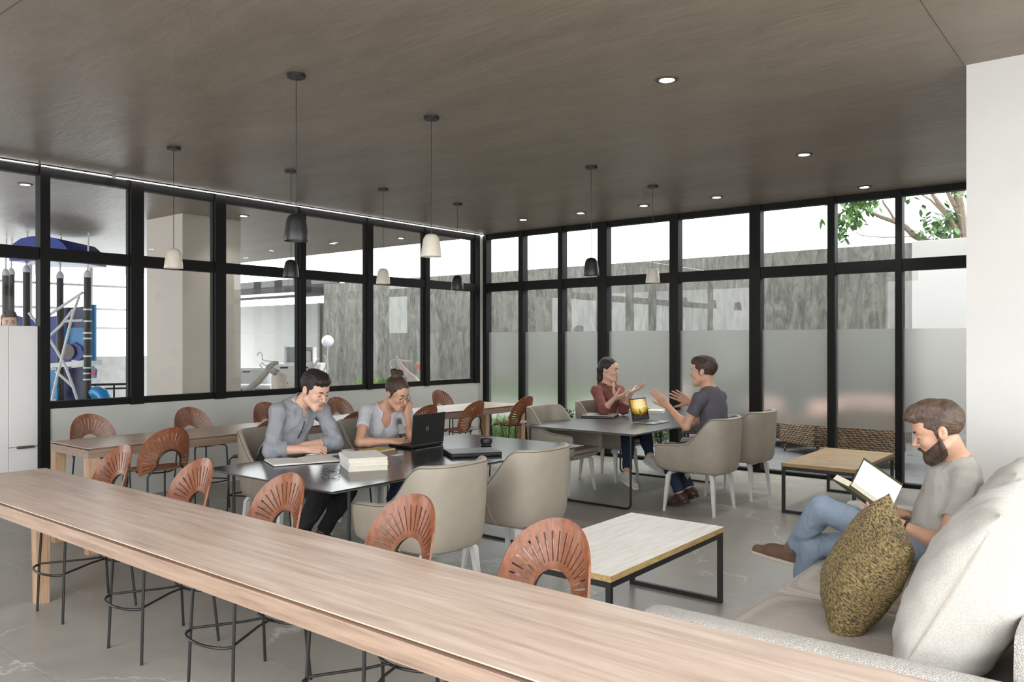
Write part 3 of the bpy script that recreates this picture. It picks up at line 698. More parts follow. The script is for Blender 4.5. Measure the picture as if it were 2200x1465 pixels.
for x, y, c, l in ((-6.61,3.56,'w','cream bell pendant above the wall bar table, nearest the left edge'),(-4.20,3.07,'b','biggest black bell pendant, the one nearest the camera'),(-6.61,4.77,'b','black bell pendant partly behind the biggest black one'),
    (-6.61,5.98,'w','cream bell pendant over the wall table in the middle of the windows'),(-4.20,4.28,'w','largest cream bell pendant hanging above the writers\' table'),(-6.61,7.19,'b','black bell pendant closest to the corner of the room'),
    (-4.20,6.47,'b','black bell pendant in front of the courtyard windows'),(-4.20,7.69,'w','cream bell pendant in front of the courtyard windows')): pendant(l, x, y, c)
DL = emit('downlight_glow', (1,.99,.96,1), 30)
def downlight(label, x, y, power):
    t = thing('downlight', label, 'light', (x,y,ZC), 0, 'recessed ceiling downlights')
    MB().lathe([(.045,-.001),(.050,-.010),(.074,-.006),(.078,0),(.06,.004)], (0,0,0), 32).build('trim_ring', 'handle_bronze', t, True)
    MB().disc((0,0,0), .045, -.009, -.002, 28).build('lens', DL, t)
    if power:
        L = bpy.data.lights.new('downlight_spot', 'SPOT'); L.energy = power; L.spot_size = R(115); L.spot_blend = .9; L.shadow_soft_size = .04; L.color = (1,.96,.9)
        o = bpy.data.objects.new('downlight_spot', L); COL.objects.link(o); o.location = (0,0,-.03); o.parent = t
for x, y, l in ((-2.417,4.61,'brightest downlight alone high in the ceiling'),(-2.425,7.23,'downlight in the ceiling above the honey brown low table'),(-2.424,9.17,'downlight closest to the leafy tree outside'),(-3.94,8.74,'second downlight from the right in the row by the glass'),(-4.89,8.72,'third downlight from the right in the row by the glass'),(-5.82,8.71,'downlight in the row just left of a black pendant by the glass'),(-6.75,8.68,'leftmost downlight in the row by the courtyard glass')): downlight(l, x, y, 48)
for x, y, l in ((-9.47,6.08,'bright downlight in the next room beside the square column'),(-9.52,9.0,'downlight in the next room near the white strip of sky'),(-14.6,6.05,'downlight in the next room right of the blue hood'),(-10.94,8.74,'small downlight in the next room between two mullions'),(-9.4,3.4,'downlight in the next room at the left edge of the photo')): downlight(l, x, y, 30)
# ================================================================ THINGS ON THE TABLES
ZT = .7352
def quad(m, pts, z0, z1): m.prism(pts, z0, z1)
def rect(cx, cy, w, d, a):
    c, s = math.cos(a), math.sin(a); return [(cx+x*c-y*s, cy+x*s+y*c) for x, y in ((-w/2,-d/2),(w/2,-d/2),(w/2,d/2),(-w/2,d/2))]
# open notebook under the man's arm
nb = thing('open_notebook', 'open notebook with blank pages in front of the writing man', 'notebook', (-4.86,3.60,ZT), R(68))
MB().box((-.24,-.16,0),(.24,.16,.004), .001).build('cover', 'dark_cover', nb)
for s in (-1,1):
    V = []; k = 10
    for i in range(k+1):
        u = i/k; x = s*u*.235; z = .004+.018*(1-(1-u)**2)*(1-.55*u)+.002
        V += [(x,-.155,z),(x,.155,z)]
    n = len(V); V += [(p[0],p[1],.004) for p in V[:n]]; FA = []
    for i in range(k): FA += [(2*i,2*i+2,2*i+3,2*i+1),(2*i,n+2*i,n+2*i+2,2*i+2),(2*i+1,2*i+3,n+2*i+3,n+2*i+1)]
    FA += [(2*k,n+2*k,n+2*k+1,2*k+1),(0,1,n+1,n)]
    MB().add(V, FA).build('pages', 'paper', nb, True)
sh = MB(); sh.prism(rect(-4.86,3.93,.21,.30,R(62)), 0, .0012); o = sh.build('paper_sheet', 'paper'); o.location = (0,0,ZT); tag(o, 'loose white sheet lying beyond the open notebook', 'paper')
tb = thing('tablet', 'dark tablet with a white note sheet on it between notebook and book stack', 'tablet', (-4.75,3.99,ZT), R(70))
MB().box((-.13,-.095,0),(.13,.095,.009), .003).build('body', 'laptop_black', tb); 
o = MB().prism(rect(-4.77,3.99,.16,.13,R(66)), 0, .004).build('note_pad', 'paper'); o.location = (0,0,ZT+.0092); tag(o, 'small white note pad on the dark tablet', 'paper')
def book(name, label, cx, cy, z, w, d, t, a, cover, pages, group=None):
    b = thing(name, label, 'book', (cx,cy,z), a, group)
    MB().box((-w/2,-d/2,0),(w/2,d/2,.003), .001).box((-w/2,-d/2,t-.003),(w/2,d/2,t), .001).box((-w/2,-d/2,.003),(-w/2+.003,d/2,t-.003)).build('cover', cover, b)
    MB().box((-w/2+.003,-d/2+.003,.003),(w/2-.004,d/2-.003,t-.003)).build('pages', pages, b); return b
GB = 'stack of white books on the black table'
book('book', 'thick white book at the bottom of the stack on the black table', -4.31,3.715,ZT,.27,.37,.036,R(60),M['paper'],M['paper_cream'],GB)
book('book', 'white book in the middle of the stack on the black table', -4.31,3.715,ZT+.0363,.265,.36,.022,R(62),M['paper'],M['paper_cream'],GB)
book('book', 'white book on top of the stack on the black table', -4.315,3.715,ZT+.0586,.27,.365,.03,R(61),M['paper'],M['paper_cream'],GB)
book('notebook', 'yellow notebook between the book stack and the open laptop', -4.87,4.345,ZT,.18,.24,.012,R(8),M['yellow_cover'],M['paper'])
o = MB().prism(rect(-4.555,4.268,.055,.09,R(10)), 0, .0012).build('card', 'paper'); o.location = (0,0,ZT); tag(o, 'small white card in front of the open laptop', 'card')
# folded spectacles
g = thing('spectacles', 'folded thin-rimmed spectacles lying by the table edge', 'glasses', (-4.22,3.36,ZT), R(40))
fr = MB()
for s in (-1,1): fr.tube([(s*.034+.024*math.cos(a),0,.022+.019*math.sin(a)) for a in [R(q) for q in range(0,360,24)]], .0018, 6, True)
fr.tube([(-.011,0,.026),(0,0,.030),(.011,0,.026)], .0016, 6); fr.build('rim', 'rubber_black', g, True)
for s in (-1,1): MB().tube([(s*.058,0,.028),(s*.05,-.012,.028),(-s*.03,-.022-.006*s,.022),(-s*.062,-.026-.006*s,.006)], .0018, 6).build('temple', 'rubber_black', g, True)
# laptops
def laptop(label, cx, cy, z, w, d, a, openang, body, lid, t0=.02, screen=None):
    L = thing('laptop', label, 'laptop', (cx,cy,z), a)
    MB().box((-w/2,-d/2,.002),(w/2,d/2,t0), .004).build('base', body, L)
    if openang is None:
        MB().box((-w/2,-d/2,t0+.001),(w/2,d/2,t0+.011), .004).build('lid', lid, L)
        MB().box((-w/2+.01,d/2,.006),(w/2-.01,d/2+.004,t0-.004)).build('port_strip', 'laptop_silver', L)
        return L
    k = MB()
    for r_ in range(5):
        for c_ in range(13): k.box((-w*.43+c_*w*.066,-d*.08+r_*d*.095,t0),(-w*.43+c_*w*.066+w*.055,-d*.08+r_*d*.095+d*.075,t0+.002))
    k.build('keyboard', 'rubber_black', L)
    MB().box((-w*.12,-d*.42,t0),(w*.12,-d*.16,t0+.0006)).build('touchpad', 'rubber_black', L)
    hi = bpy.data.objects.new('display', None)
    q = MB(); q.box((-w/2,0,0),(w/2,.010,d*1.0), .004); ld = q.build('lid', lid, L)
    ld.location = (0,d/2-.004,t0+.002); ld.rotation_euler = (R(openang),0,0)
    s = MB().box((-w/2+.012,-.0012,.022),(w/2-.012,.0,d-.014)).build('screen', screen or 'laptop_black', ld)
    return L, ld
L1, lid1 = laptop('open black laptop with its lid toward the camera and a silver badge', -4.845,4.755,ZT,.40,.255,R(-87),-5,M['laptop_black'],M['laptop_dark'],.024)
bd = MB(); bw = .017
for lo, hi in (((-bw,.0102,-bw),(bw,.0112,-bw+.003)),((-bw,.0102,bw-.003),(bw,.0112,bw)),((-bw,.0102,-bw),(-bw+.003,.0112,bw)),((bw-.003,.0102,-bw),(bw,.0112,bw)),
    ((-.011,.0102,-.004),(-.009,.0112,.006)),((-.011,.0102,.004),(-.006,.0112,.006)),((-.011,.0102,-.004),(-.006,.0112,-.002)),((-.004,.0102,-.004),(-.002,.0112,.006)),((.001,.0102,-.004),(.003,.0112,.006)),((.006,.0102,-.004),(.008,.0112,.006)),((.006,.0102,-.004),(.011,.0112,-.002))): bd.box(lo, hi)
b_ = bd.build('badge', 'logo_silver', lid1); b_.location = (0.02,0,.13)
laptop('closed black laptop at the edge of the black table', -4.12,4.65,ZT,.40,.29,R(57),None,M['laptop_black'],M['laptop_dark'],.022)
pk = thing('table_puck', 'round black gadget with a red mark beyond the closed laptop', 'gadget', (-4.36,5.10,ZT))  # black puck-like gadget of unknown use, no clock
MB().lathe([(0,0),(.042,0),(.046,.006),(.040,.018),(0,.018)], (0,0,0), 28).build('foot', 'rubber_black', pk, True)
MB().lathe([(0,.018),(.038,.018),(.05,.028),(.052,.052),(.046,.066),(.03,.072),(0,.073)], (0,0,0), 28).build('body', 'rubber_black', pk, True)
MB().box((.0,-.03,.0715),(.03,-.012,.0745), .001).build('button', 'red_plastic', pk)
# far table
laptop('closed silver-grey laptop before the woman in the rust sweater', -4.98,7.86,ZT,.38,.34,R(22),None,M['laptop_black'],M['laptop_silver'],.024)
def screen_mat():
    t = NT('screen_picture'); v = t.coords((1,1,1), (0,0,0), 'Generated')
    n = t.noise(v, 9, 5, .7, .6); sp = t.n('ShaderNodeSeparateXYZ'); t.l(v, sp.inputs[0])
    dx = t.math('SUBTRACT', sp.outputs['X'], .52); dz = t.math('SUBTRACT', sp.outputs['Z'], .74)
    r2 = t.math('ADD', t.math('MULTIPLY', dx, dx), t.math('MULTIPLY', dz, dz)); gl = t.math('SUBTRACT', .95, t.math('MULTIPLY', r2, 1.7))
    crowd = t.math('MULTIPLY', t.math('SUBTRACT', .55, sp.outputs['Z']), .35)
    f = t.math('SUBTRACT', t.math('ADD', t.math('MULTIPLY', gl, .62), t.math('MULTIPLY', n.outputs['Fac'], .55)), t.math('MAXIMUM', crowd, 0.0))
    col = t.ramp(f, [(.30, rgb(14,9,4)), (.46, rgb(110,80,16)), (.64, rgb(200,160,50)), (.84, rgb(255,240,180))])
    e = t.n('ShaderNodeEmission'); t.l(col, e.inputs['Color']); e.inputs['Strength'].default_value = 1.0; t.l(e.outputs[0], t.out.inputs['Surface']); return t.m
L2, lid2 = laptop('open laptop with a golden concert picture on its screen', -4.20,7.66,ZT,.36,.25,R(90),-12,M['laptop_silver'],M['laptop_black'],.014,screen_mat())
sil = MB(); sil.box((-.012,-.0016,.075),(.010,-.0012,.115)); sil.ball((0,-.0014,.122),(.007,.0004,.008)); rnd = random.Random(5)
for k in range(26):
    xx = -.150+k*.012; hh = rnd.uniform(.035,.075); sil.ball((xx,-.0014,hh),(.008,.0003,.009)); sil.box((xx-.009,-.0015,.024),(xx+.009,-.0012,hh))
    if k % 4 == 1: sil.box((xx+.006,-.0015,hh),(xx+.009,-.0012,hh+.028))
sil.build('crowd_on_screen', 'laptop_black', lid2)
book('book', 'cream paperback lying behind the open laptop on the far table', -4.75,8.78,ZT,.19,.26,.036,R(20),M['paper_cream'],M['paper'])
o = MB().prism(rect(-4.98,8.22,.2,.28,R(15)), 0, .0015).build('paper_sheet', 'paper'); o.location = (0,0,ZT); tag(o, 'sheet of paper under the forearm of the woman in rust', 'paper')
# ================================================================ NEXT ROOM
struct(MB().box((-10.88,5.47,0),(-9.93,6.33,ZC)).build('column', plain('column_plaster', rgb(196,186,176), .6, 0, .03, 2)))
BLUE = plain('play_blue', rgb(8,50,150), .4); CYAN = plain('play_cyan', rgb(28,138,205), .35); NAVY = plain('play_navy', rgb(14,36,88), .35); PW = plain('play_white', rgb(220,222,226), .3)
GRN = plain('play_green', rgb(60,160,70), .4); PRED = plain('play_red', rgb(200,30,40), .4); POST = plain('post_black', rgb(24,22,20), .5, 0, .02)
def W(px, py, d): return Vector(at(px, py, d))
DP = 12.6
pt = thing('play_tower', 'blue play tower with black posts and a blue hood seen through the left windows', 'playground', tuple(at(120,732,DP)[:2])+(0,))
pb = Vector(pt.location)
def WL(px, py, d=DP): return W(px,py,d)-pb
for px, yt, dd in ((12,592,.3),(24,590,.9),(57,585,-.1),(129,598,.2),(188,596,-.3)):
    p = WL(px,yt,DP+dd); q = Vector((p.x,p.y,0))
    po = MB().tube([q,p], .052, 14).build('post', POST, pt, True)
    MB().lathe([(0,.12),(.03,.10),(.055,.05),(.06,0),(0,0)], tuple(p), 16).build('cap', PW, po, True)
    MB().tube([p+Vector((0,0,.1)), Vector((p.x+.04,p.y,ZC-.01))], .012, 6).build('rod', PW, po)
    if px == 188:
        for yy in (665,690,715,727,765,790,802,815): 
            z = WL(px,yy,DP+dd).z; MB().tube([(p.x,p.y,z-.012),(p.x,p.y,z+.012)], .062, 14).build('collar', PW, po)
def panel(name, poly, d0, th, mat):
    pa = [WL(px,py,d0) for px, py in poly]; fw = Vector(vdir(0,0,1))*th; n = len(pa)
    return MB().add(pa+[p+fw for p in pa], [tuple(range(n)), tuple(range(2*n-1,n-1,-1))]+[(i,(i+1) % n,n+(i+1) % n,n+i) for i in range(n)]).build(name, mat, pt)
panel('hood', [(20,560),(20,536),(30,522),(45,512),(70,507),(100,508),(122,512),(134,522),(149,540),(149,560)], DP-.5, 1.1, BLUE)
panel('panel', [(104,680),(150,676),(150,790),(104,790)], DP+.5, .05, BLUE)
panel('panel', [(136,662),(184,658),(184,706),(136,704)], DP+.35, .05, NAVY)
panel('panel', [(130,704),(184,704),(184,772),(168,775),(150,766),(130,772)], DP+.3, .05, CYAN)
panel('panel', [(145,745),(160,735),(174,746),(179,764),(170,775),(150,772)], DP+.25, .03, BLUE)
panel('panel', [(104,795),(122,795),(122,858),(104,858)], DP+.1, .05, CYAN)
panel('panel', [(132,792),(182,788),(182,900),(132,900)], DP+.4, .05, NAVY)
panel('panel', [(28,676),(80,690),(80,760),(28,760)], DP+.6, .05, BLUE)
panel('side_panel', [(192,656),(203,654),(203,775),(192,775)], DP-.2, .06, CYAN)
panel('shelf', [(104,781),(184,774),(184,786),(104,790)], DP+.1, .5, PW)
ho = [WL(145+ (14*math.cos(R(q))), 762+14*math.sin(R(q)), DP+.2) for q in range(0,361,24)]
panel('porthole', [(145+15*math.cos(R(q)), 756+17*math.sin(R(q))) for q in range(0,360,24)], DP+.2, .04, plain('amber_shade', rgb(60,26,18), .3))
for path in ([(178,628),(160,640),(130,660),(104,678)],[(170,636),(155,680),(135,760),(120,820),(112,858)],[(104,725),(120,750),(140,785),(155,825),(166,858)],[(157,665),(130,700),(104,724)],[(120,798),(140,815),(156,830)],[(62,672),(75,688),(84,700)],[(136,690),(160,689),(178,688)]):
    MB().tube([WL(a,b,DP-.35) for a, b in path], .022, 8).build('rail', PW, pt, True)
panel('trim_piece', [(196,786),(206,794),(204,812),(197,812)], DP-.3, .05, CYAN); panel('trim_piece', [(198,795),(205,797),(203,806),(198,806)], DP-.36, .05, PRED); panel('trim_piece', [(196,845),(206,846),(206,860),(196,860)], DP-.3, .05, GRN)
sl = MB().tube([WL(203,843,DP-.3),WL(212,842,DP-.4),WL(222,848,DP-.5),WL(228,860,DP-.55),WL(230,905,DP-.6)], .09, 12).build('slide_end', CYAN, pt, True)
# hazy partition and rail behind the tower
tag(MB().box((-17.0,4.2,.0),(-16.95,9.0,1.3)).build('partition_screen', plain('haze_white', rgb(226,228,228), .6)), 'pale low partition behind the play tower in the next room', 'partition')
rl = thing('handrail', 'dark metal handrail low behind the play tower', 'railing', tuple(at(240,732,14)[:2])+(0,))
rb = Vector(rl.location)
MB().tube([W(190,827,14)-rb, W(300,824,14)-rb], .02, 8).build('top_rail', 'frame_black', rl, True); MB().tube([W(190,836,14)-rb, W(300,833,14)-rb], .016, 8).build('lower_rail', 'frame_black', rl, True)
for px in (205,245,285):
    p = W(px,826,14)-rb; MB().tube([(p.x,p.y,0),tuple(p)], .016, 8).build('post', 'frame_black', rl, True)
# glazed far facade of the next room: pale lattice
fx = -19.5; fr = MB()
for y in np.arange(-2,9.7,1.3): fr.box((fx,y,0),(fx+.08,y+.07,ZC))
for z in (.9,1.9,2.35,2.9): fr.box((fx,-2,z),(fx+.06,9.7,z+.05))
struct(fr.build('window_16', plain('lattice_white', rgb(210,212,212), .5)))
# white building and dark canopy beyond the garden of the next room
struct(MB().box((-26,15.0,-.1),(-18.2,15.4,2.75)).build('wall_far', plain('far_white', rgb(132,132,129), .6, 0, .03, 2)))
cn = MB(); cn.box((-26,13.2,2.95),(-17.95,14.9,3.1)); cn.box((-26,14.3,3.15),(-17.95,14.6,3.45)); struct(cn.build('trim_4', 'frame_black'))
struct(MB().box((-26,13.0,2.86),(-17.95,13.15,2.93)).build('trim_5', 'white_metal'))
struct(MB().box((-19.35,14.9,-.1),(-19.25,15,2.75)).build('trim_6', 'handle_bronze'))
gl = thing('globe_lamp', 'white globe lamp floating beside the concrete wall', 'lamp', tuple(at(704,732,17)[:2])+(0,)); gz = at(704,733,17)[2]
MB().ball((0,0,gz), .127, 28, 18).build('globe', PW, gl, True); MB().tube([(0,0,-.03),(0,0,gz-.12)], .004, 8).build('stem', 'white_metal', gl)
# white cabinets
def cabinet(label, x, y, w, d, h, rz, rows, cols):
    t = thing('drawer_cabinet', label, 'cabinet', (x,y,0), rz, 'white drawer cabinets in the next room')
    MB().box((-w/2,-d/2,0),(w/2,d/2,h), .006).build('body', PW, t)
    for r_ in range(rows):
        for c_ in range(cols):
            a = -w/2+.02+(w-.02)/cols*c_; b = a+(w-.02)/cols-.02; z0 = .05+(h-.07)/rows*r_; z1 = z0+(h-.07)/rows-.02
            dr = MB().box((a,-d/2-.018,z0),(b,-d/2,z1), .004).build('drawer', 'paint_white', t)
            MB().box(((a+b)/2-.07,-d/2-.03,z1-.05),((a+b)/2+.07,-d/2-.018,z1-.025), .003).build('handle', 'frame_black', dr)
    return t
cabinet('white drawer cabinet right of the square column', -13.6,8.55,1.2,.5,1.12,R(40),4,2)
cabinet('taller white drawer cabinet beside the dark mullion', -12.55,9.25,.9,.5,1.2,R(40),4,2)
cabinet('low white drawer cabinet in front of the other two', -12.5,8.0,1.1,.45,.85,R(40),3,3)
bx = at(635,750,16.5); t = thing('box_shelf', 'open white box shelf standing on the tall white cabinet', 'shelf', (-12.45,9.2,1.203), R(40))
MB().box((-.27,-.14,0),(-.25,.14,.32)).box((.25,-.14,0),(.27,.14,.32)).box((-.27,-.14,.30),(.27,.14,.32)).box((-.27,.12,0),(.27,.14,.32)).box((-.27,-.14,0),(.27,.14,.02)).build('frame', PW, t)
MB().box((-.02,-.11,.02),(.22,.1,.24), .03).build('bin', 'paint_white', t)
# small stylised figures behind the glass
def sculpt(name, label, px, d, tubes, balls, mat, extra=()):
    b = at(px,732,d); b[2] = 0; yf = CYP+F*(H-.003)/d; tubes = [([(q[0], yf if q[1] in (905,860) else q[1])+tuple(q[2:]) for q in p_], r_) for p_, r_ in tubes]; t = thing(name, label, 'sculpture', tuple(b)); m = MB()
    for path, r_ in tubes: m.tube([Vector(at(a,c,d+(q[0] if q else 0))-b) for a, c, *q in path], r_, 10)
    for a, c, r_ in balls: m.ball(tuple(at(a,c,d)-b), r_)
    m.build('body', mat, t, True)
    for nm, tb, bl, mt in extra:
        m = MB()
        for path, r_ in tb: m.tube([Vector(at(a,c,d+(q[0] if q else 0))-b) for a, c, *q in path], r_, 8)
        for a, c, r_ in bl: m.ball(tuple(at(a,c,d)-b), r_)
        m.build(nm, mt, t, True)
    return t
GREYT = plain('tube_grey', rgb(150,146,136), .5); PINK = plain('figure_pink', rgb(226,206,204), .6); PEACH = plain('figure_peach', rgb(226,150,122), .6); SHELL = plain('figure_shell', rgb(218,206,196), .6)
sculpt('figure_sculpture', 'figure of bent grey tubes with white hooks right of the square column', 575, 10.2, [([(500,905),(530,838),(555,820),(572,800),(578,788),(590,780),(598,779)], [.1,.05,.04,.036,.036,.03,.02]), ([(578,795),(588,798),(594,790)], [.03,.05,.055])], [(590,800,(.05,.03,.04))], GREYT,
    [('hook', [([(553,764),(555,758),(560,757),(563,762),(564,773),(575,776),(595,778)], .009), ([(574,802),(558,784),(562,779),(575,790)], .009)], [], PW)])
sculpt('figure_sculpture', 'peach drum-shaped figure next to the bent grey tubes', 600, 10.6, [([(600,905),(600,810),(600,802),(600,798)], [.10,.10,.085,.03])], [], SHELL)
sculpt('figure_sculpture', 'white figure with raised arms behind the dark-haired man', 675, 10.8, [([(672,905),(672,820),(675,800),(670,790)], [.13,.13,.09,.05]), ([(670,798),(676,785),(684,770)], .016), ([(690,805),(700,788),(701,772),(697,763)], .013)], [], PW,
    [('head', [], [(667,784,(.045,.04,.05))], SHELL)])
sculpt('figure_sculpture', 'pink figure with a round peach head behind the hair bun', 885, 12.1, [([(894,905),(894,826),(887,814),(876,803),(863,788),(855,775)], [.10,.095,.065,.045,.034,.028])], [], PINK,
    [('head', [], [(900,787,(.055,.055,.06))], PEACH), ('hook', [([(858,775),(846,772),(838,777),(840,788),(850,800)], .009), ([(854,774),(870,776),(884,777)], .018), ([(855,772),(851,764)], .018)], [], SHELL)])
sculpt('wire_hoop', 'thin white wire hoop low behind the pane nearest the corner', 948, 12.6, [([(938,860),(938,826),(943,818),(948,816),(955,817),(960,824),(960,860)], .009)], [], PW)
# ================================================================ PEOPLE (smooth blended bodies, one continuous surface each)
A3 = lambda p: np.asarray(p, dtype=np.float64)
def unit(v): v = A3(v); return v/np.linalg.norm(v)
class Field:
    def __init__(s, lo, hi, h):
        s.h = h; s.o = A3(lo); n = np.ceil((A3(hi)-s.o)/h).astype(int)+1
        s.f = np.full(tuple(n), .25, np.float32); s.ax = [s.o[i]+h*np.arange(n[i]) for i in range(3)]
    def _sl(s, lo, hi):
        sl = []
        for i in range(3):
            a = int(np.clip((lo[i]-s.o[i])//s.h, 0, s.f.shape[i]-1)); b = int(np.clip((hi[i]-s.o[i])//s.h+2, 1, s.f.shape[i])); sl.append(slice(a, max(b,a+1)))
        sl = tuple(sl); return sl, [s.ax[i][sl[i]] for i in range(3)]
    def _put(s, sl, d, k, sub):
        f = s.f[sl]; d = d.astype(np.float32)
        if sub: d = -d; g = -f
        else: g = f
        if sub:      # smooth max(f, d)
            h = np.clip(.5-.5*(f-d)/k*-1, 0, 1) if False else np.clip(.5+.5*(f-d)/k, 0, 1); s.f[sl] = d*(1-h)+f*h+k*h*(1-h)
        else:
            h = np.clip(.5+.5*(f-d)/k, 0, 1); s.f[sl] = f*(1-h)+d*h-k*h*(1-h)
    def cap(s, a, b, ra, rb=None, k=.02, clip=None, sub=False, flat=None):
        """tapered capsule; clip = (point, normal): keeps the side the normal points away from; flat = (axis, factor) squashes"""
        rb = ra if rb is None else rb; a = A3(a); b = A3(b); m = max(ra,rb)*(1.0)+k*1.5+s.h*2
        if flat: m *= max(1.0, 1.0/flat[1])
        sl, (X,Y,Z) = s._sl(np.minimum(a,b)-m, np.maximum(a,b)+m)
        ba = b-a; L2 = max(float(ba@ba),1e-9); px = X[:,None,None]-a[0]; py = Y[None,:,None]-a[1]; pz = Z[None,None,:]-a[2]
        h = np.clip((px*ba[0]+py*ba[1]+pz*ba[2])/L2, 0, 1); dx = px-h*ba[0]; dy = py-h*ba[1]; dz = pz-h*ba[2]
        q = dx*dx+dy*dy+dz*dz
        if flat:
            n = unit(flat[0]); t = dx*n[0]+dy*n[1]+dz*n[2]; q = q+t*t*(1/flat[1]**2-1)
        d = np.sqrt(q)-(ra+(rb-ra)*h)
        if clip is not None:
            c, n = A3(clip[0]), unit(clip[1]); d = np.maximum(d, (X[:,None,None]-c[0])*n[0]+(Y[None,:,None]-c[1])*n[1]+(Z[None,None,:]-c[2])*n[2])
        s._put(sl, d, k, sub)
    def ell(s, c, r, Q=None, k=.02, sub=False):
        c = A3(c); r = A3(r); Q = np.eye(3) if Q is None else Q; m = float(r.max())+k*1.5+s.h*2
        sl, (X,Y,Z) = s._sl(c-m, c+m); px = X[:,None,None]-c[0]; py = Y[None,:,None]-c[1]; pz = Z[None,None,:]-c[2]
        l = [px*Q[0,i]+py*Q[1,i]+pz*Q[2,i] for i in range(3)]
        k0 = np.sqrt(sum((l[i]/r[i])**2 for i in range(3))); k1 = np.sqrt(sum((l[i]/r[i]**2)**2 for i in range(3)))
        s._put(sl, k0*(k0-1)/np.maximum(k1,1e-6), k, sub)
    def cut(s, p, n, lo=None, hi=None, k=.004):
        """removes everything on the side the normal points to (inside the box lo..hi when given)"""
        n = unit(n); p = A3(p); sl, (X,Y,Z) = s._sl(s.o if lo is None else lo, [a[-1] for a in s.ax] if hi is None else hi)
        d = (X[:,None,None]-p[0])*n[0]+(Y[None,:,None]-p[1])*n[1]+(Z[None,None,:]-p[2])*n[2]
        s.f[sl] = np.maximum(s.f[sl], d)
    def ripple(s, amp, freq, seed=0):
        rnd = np.random.RandomState(seed); X,Y,Z = s.ax; 
        for q in range(3):
            v = rnd.randn(3)*freq*(1+.6*q); w = rnd.randn(3)*freq*.45; ph = rnd.rand(2)*6.28
            g = np.sin((v[0]*X)[:,None,None]+(v[1]*Y)[None,:,None]+(v[2]*Z)[None,None,:]+ph[0]+2.2*np.sin((w[0]*X)[:,None,None]+(w[1]*Y)[None,:,None]+(w[2]*Z)[None,None,:]+ph[1]))
            s.f += (amp/(1+.5*q)*g).astype(np.float32)
    def mesh(s, name, mat, parent, base, extra=None):
        f = s.f; f[0] = f[-1] = .1; f[:,0] = f[:,-1] = .1; f[:,:,0] = f[:,:,-1] = .1
        ins = f < 0; nx,ny,nz = (q-1 for q in f.shape)
        cnt = np.zeros((nx,ny,nz), np.int8)
        for dx in (0,1):
            for dy in (0,1):
                for dz in (0,1): cnt += ins[dx:nx+dx,dy:ny+dy,dz:nz+dz]
        I,J,K = np.nonzero((cnt > 0) & (cnt < 8)); idx = np.full((nx,ny,nz), -1, np.int32); idx[I,J,K] = np.arange(len(I))
        cv = {(dx,dy,dz): f[I+dx,J+dy,K+dz] for dx in (0,1) for dy in (0,1) for dz in (0,1)}
        acc = np.zeros((len(I),3)); num = np.zeros(len(I))
        cs = list(cv)
        for a in cs:
            for ax in range(3):
                if a[ax]: continue
                b = list(a); b[ax] = 1; b = tuple(b); fa, fb = cv[a], cv[b]; m = (fa < 0) != (fb < 0)
                t = np.where(m, fa/np.where(m, fa-fb, 1), 0); p = np.tile(A3(a), (len(I),1)); p[:,ax] += t; acc += p*m[:,None]; num += m
        V = s.o+s.h*(np.stack([I,J,K],1)+acc/num[:,None])-A3(base)
        Fs = []
        for ax in range(3):
            u, v = (ax+1) % 3, (ax+2) % 3
            a = [slice(None)]*3; b = [slice(None)]*3; a[ax] = slice(0,-1); b[ax] = slice(1,None)
            e = ins[tuple(a)] != ins[tuple(b)]; g = np.stack(np.nonzero(e),1)
            g = g[(g[:,u] > 0) & (g[:,v] > 0) & (g[:,u] < f.shape[u]-1) & (g[:,v] < f.shape[v]-1)]
            def ci(du,dv):
                q = g.copy(); q[:,u] += du; q[:,v] += dv; return idx[q[:,0],q[:,1],q[:,2]]
            Q = np.stack([ci(-1,-1),ci(0,-1),ci(0,0),ci(-1,0)],1); fl = ins[g[:,0],g[:,1],g[:,2]]
            Q[~fl] = Q[~fl][:,::-1]; Fs.append(Q)
        Fq = np.concatenate(Fs); Fq = Fq[(Fq >= 0).all(1)]
        me = bpy.data.meshes.new(name); me.vertices.add(len(V)); me.vertices.foreach_set('co', V.astype(np.float32).ravel())
        me.loops.add(len(Fq)*4); me.loops.foreach_set('vertex_index', Fq.astype(np.int32).ravel())
        me.polygons.add(len(Fq)); me.polygons.foreach_set('loop_start', np.arange(0,len(Fq)*4,4,dtype=np.int32))
        try: me.polygons.foreach_set('loop_total', np.full(len(Fq),4,np.int32))
        except Exception: pass
        me.materials.append(M[mat] if isinstance(mat,str) else mat)
        if extra is not None:
            me.materials.append(M[extra[0]]); me.polygons.foreach_set('material_index', extra[1](V[Fq].mean(1)+A3(base)).astype(np.int32))
        me.polygons.foreach_set('use_smooth', np.ones(len(Fq), bool)); me.update(calc_edges=True); me.validate()
        o = bpy.data.objects.new(name, me); COL.objects.link(o); o.parent = parent; return o
def frame(fwd, up):
    y = unit(fwd); z = A3(up)-y*(A3(up)@y); z = unit(z); x = np.cross(y, z); return np.stack([x,y,z],1)     # columns: right, forward, up
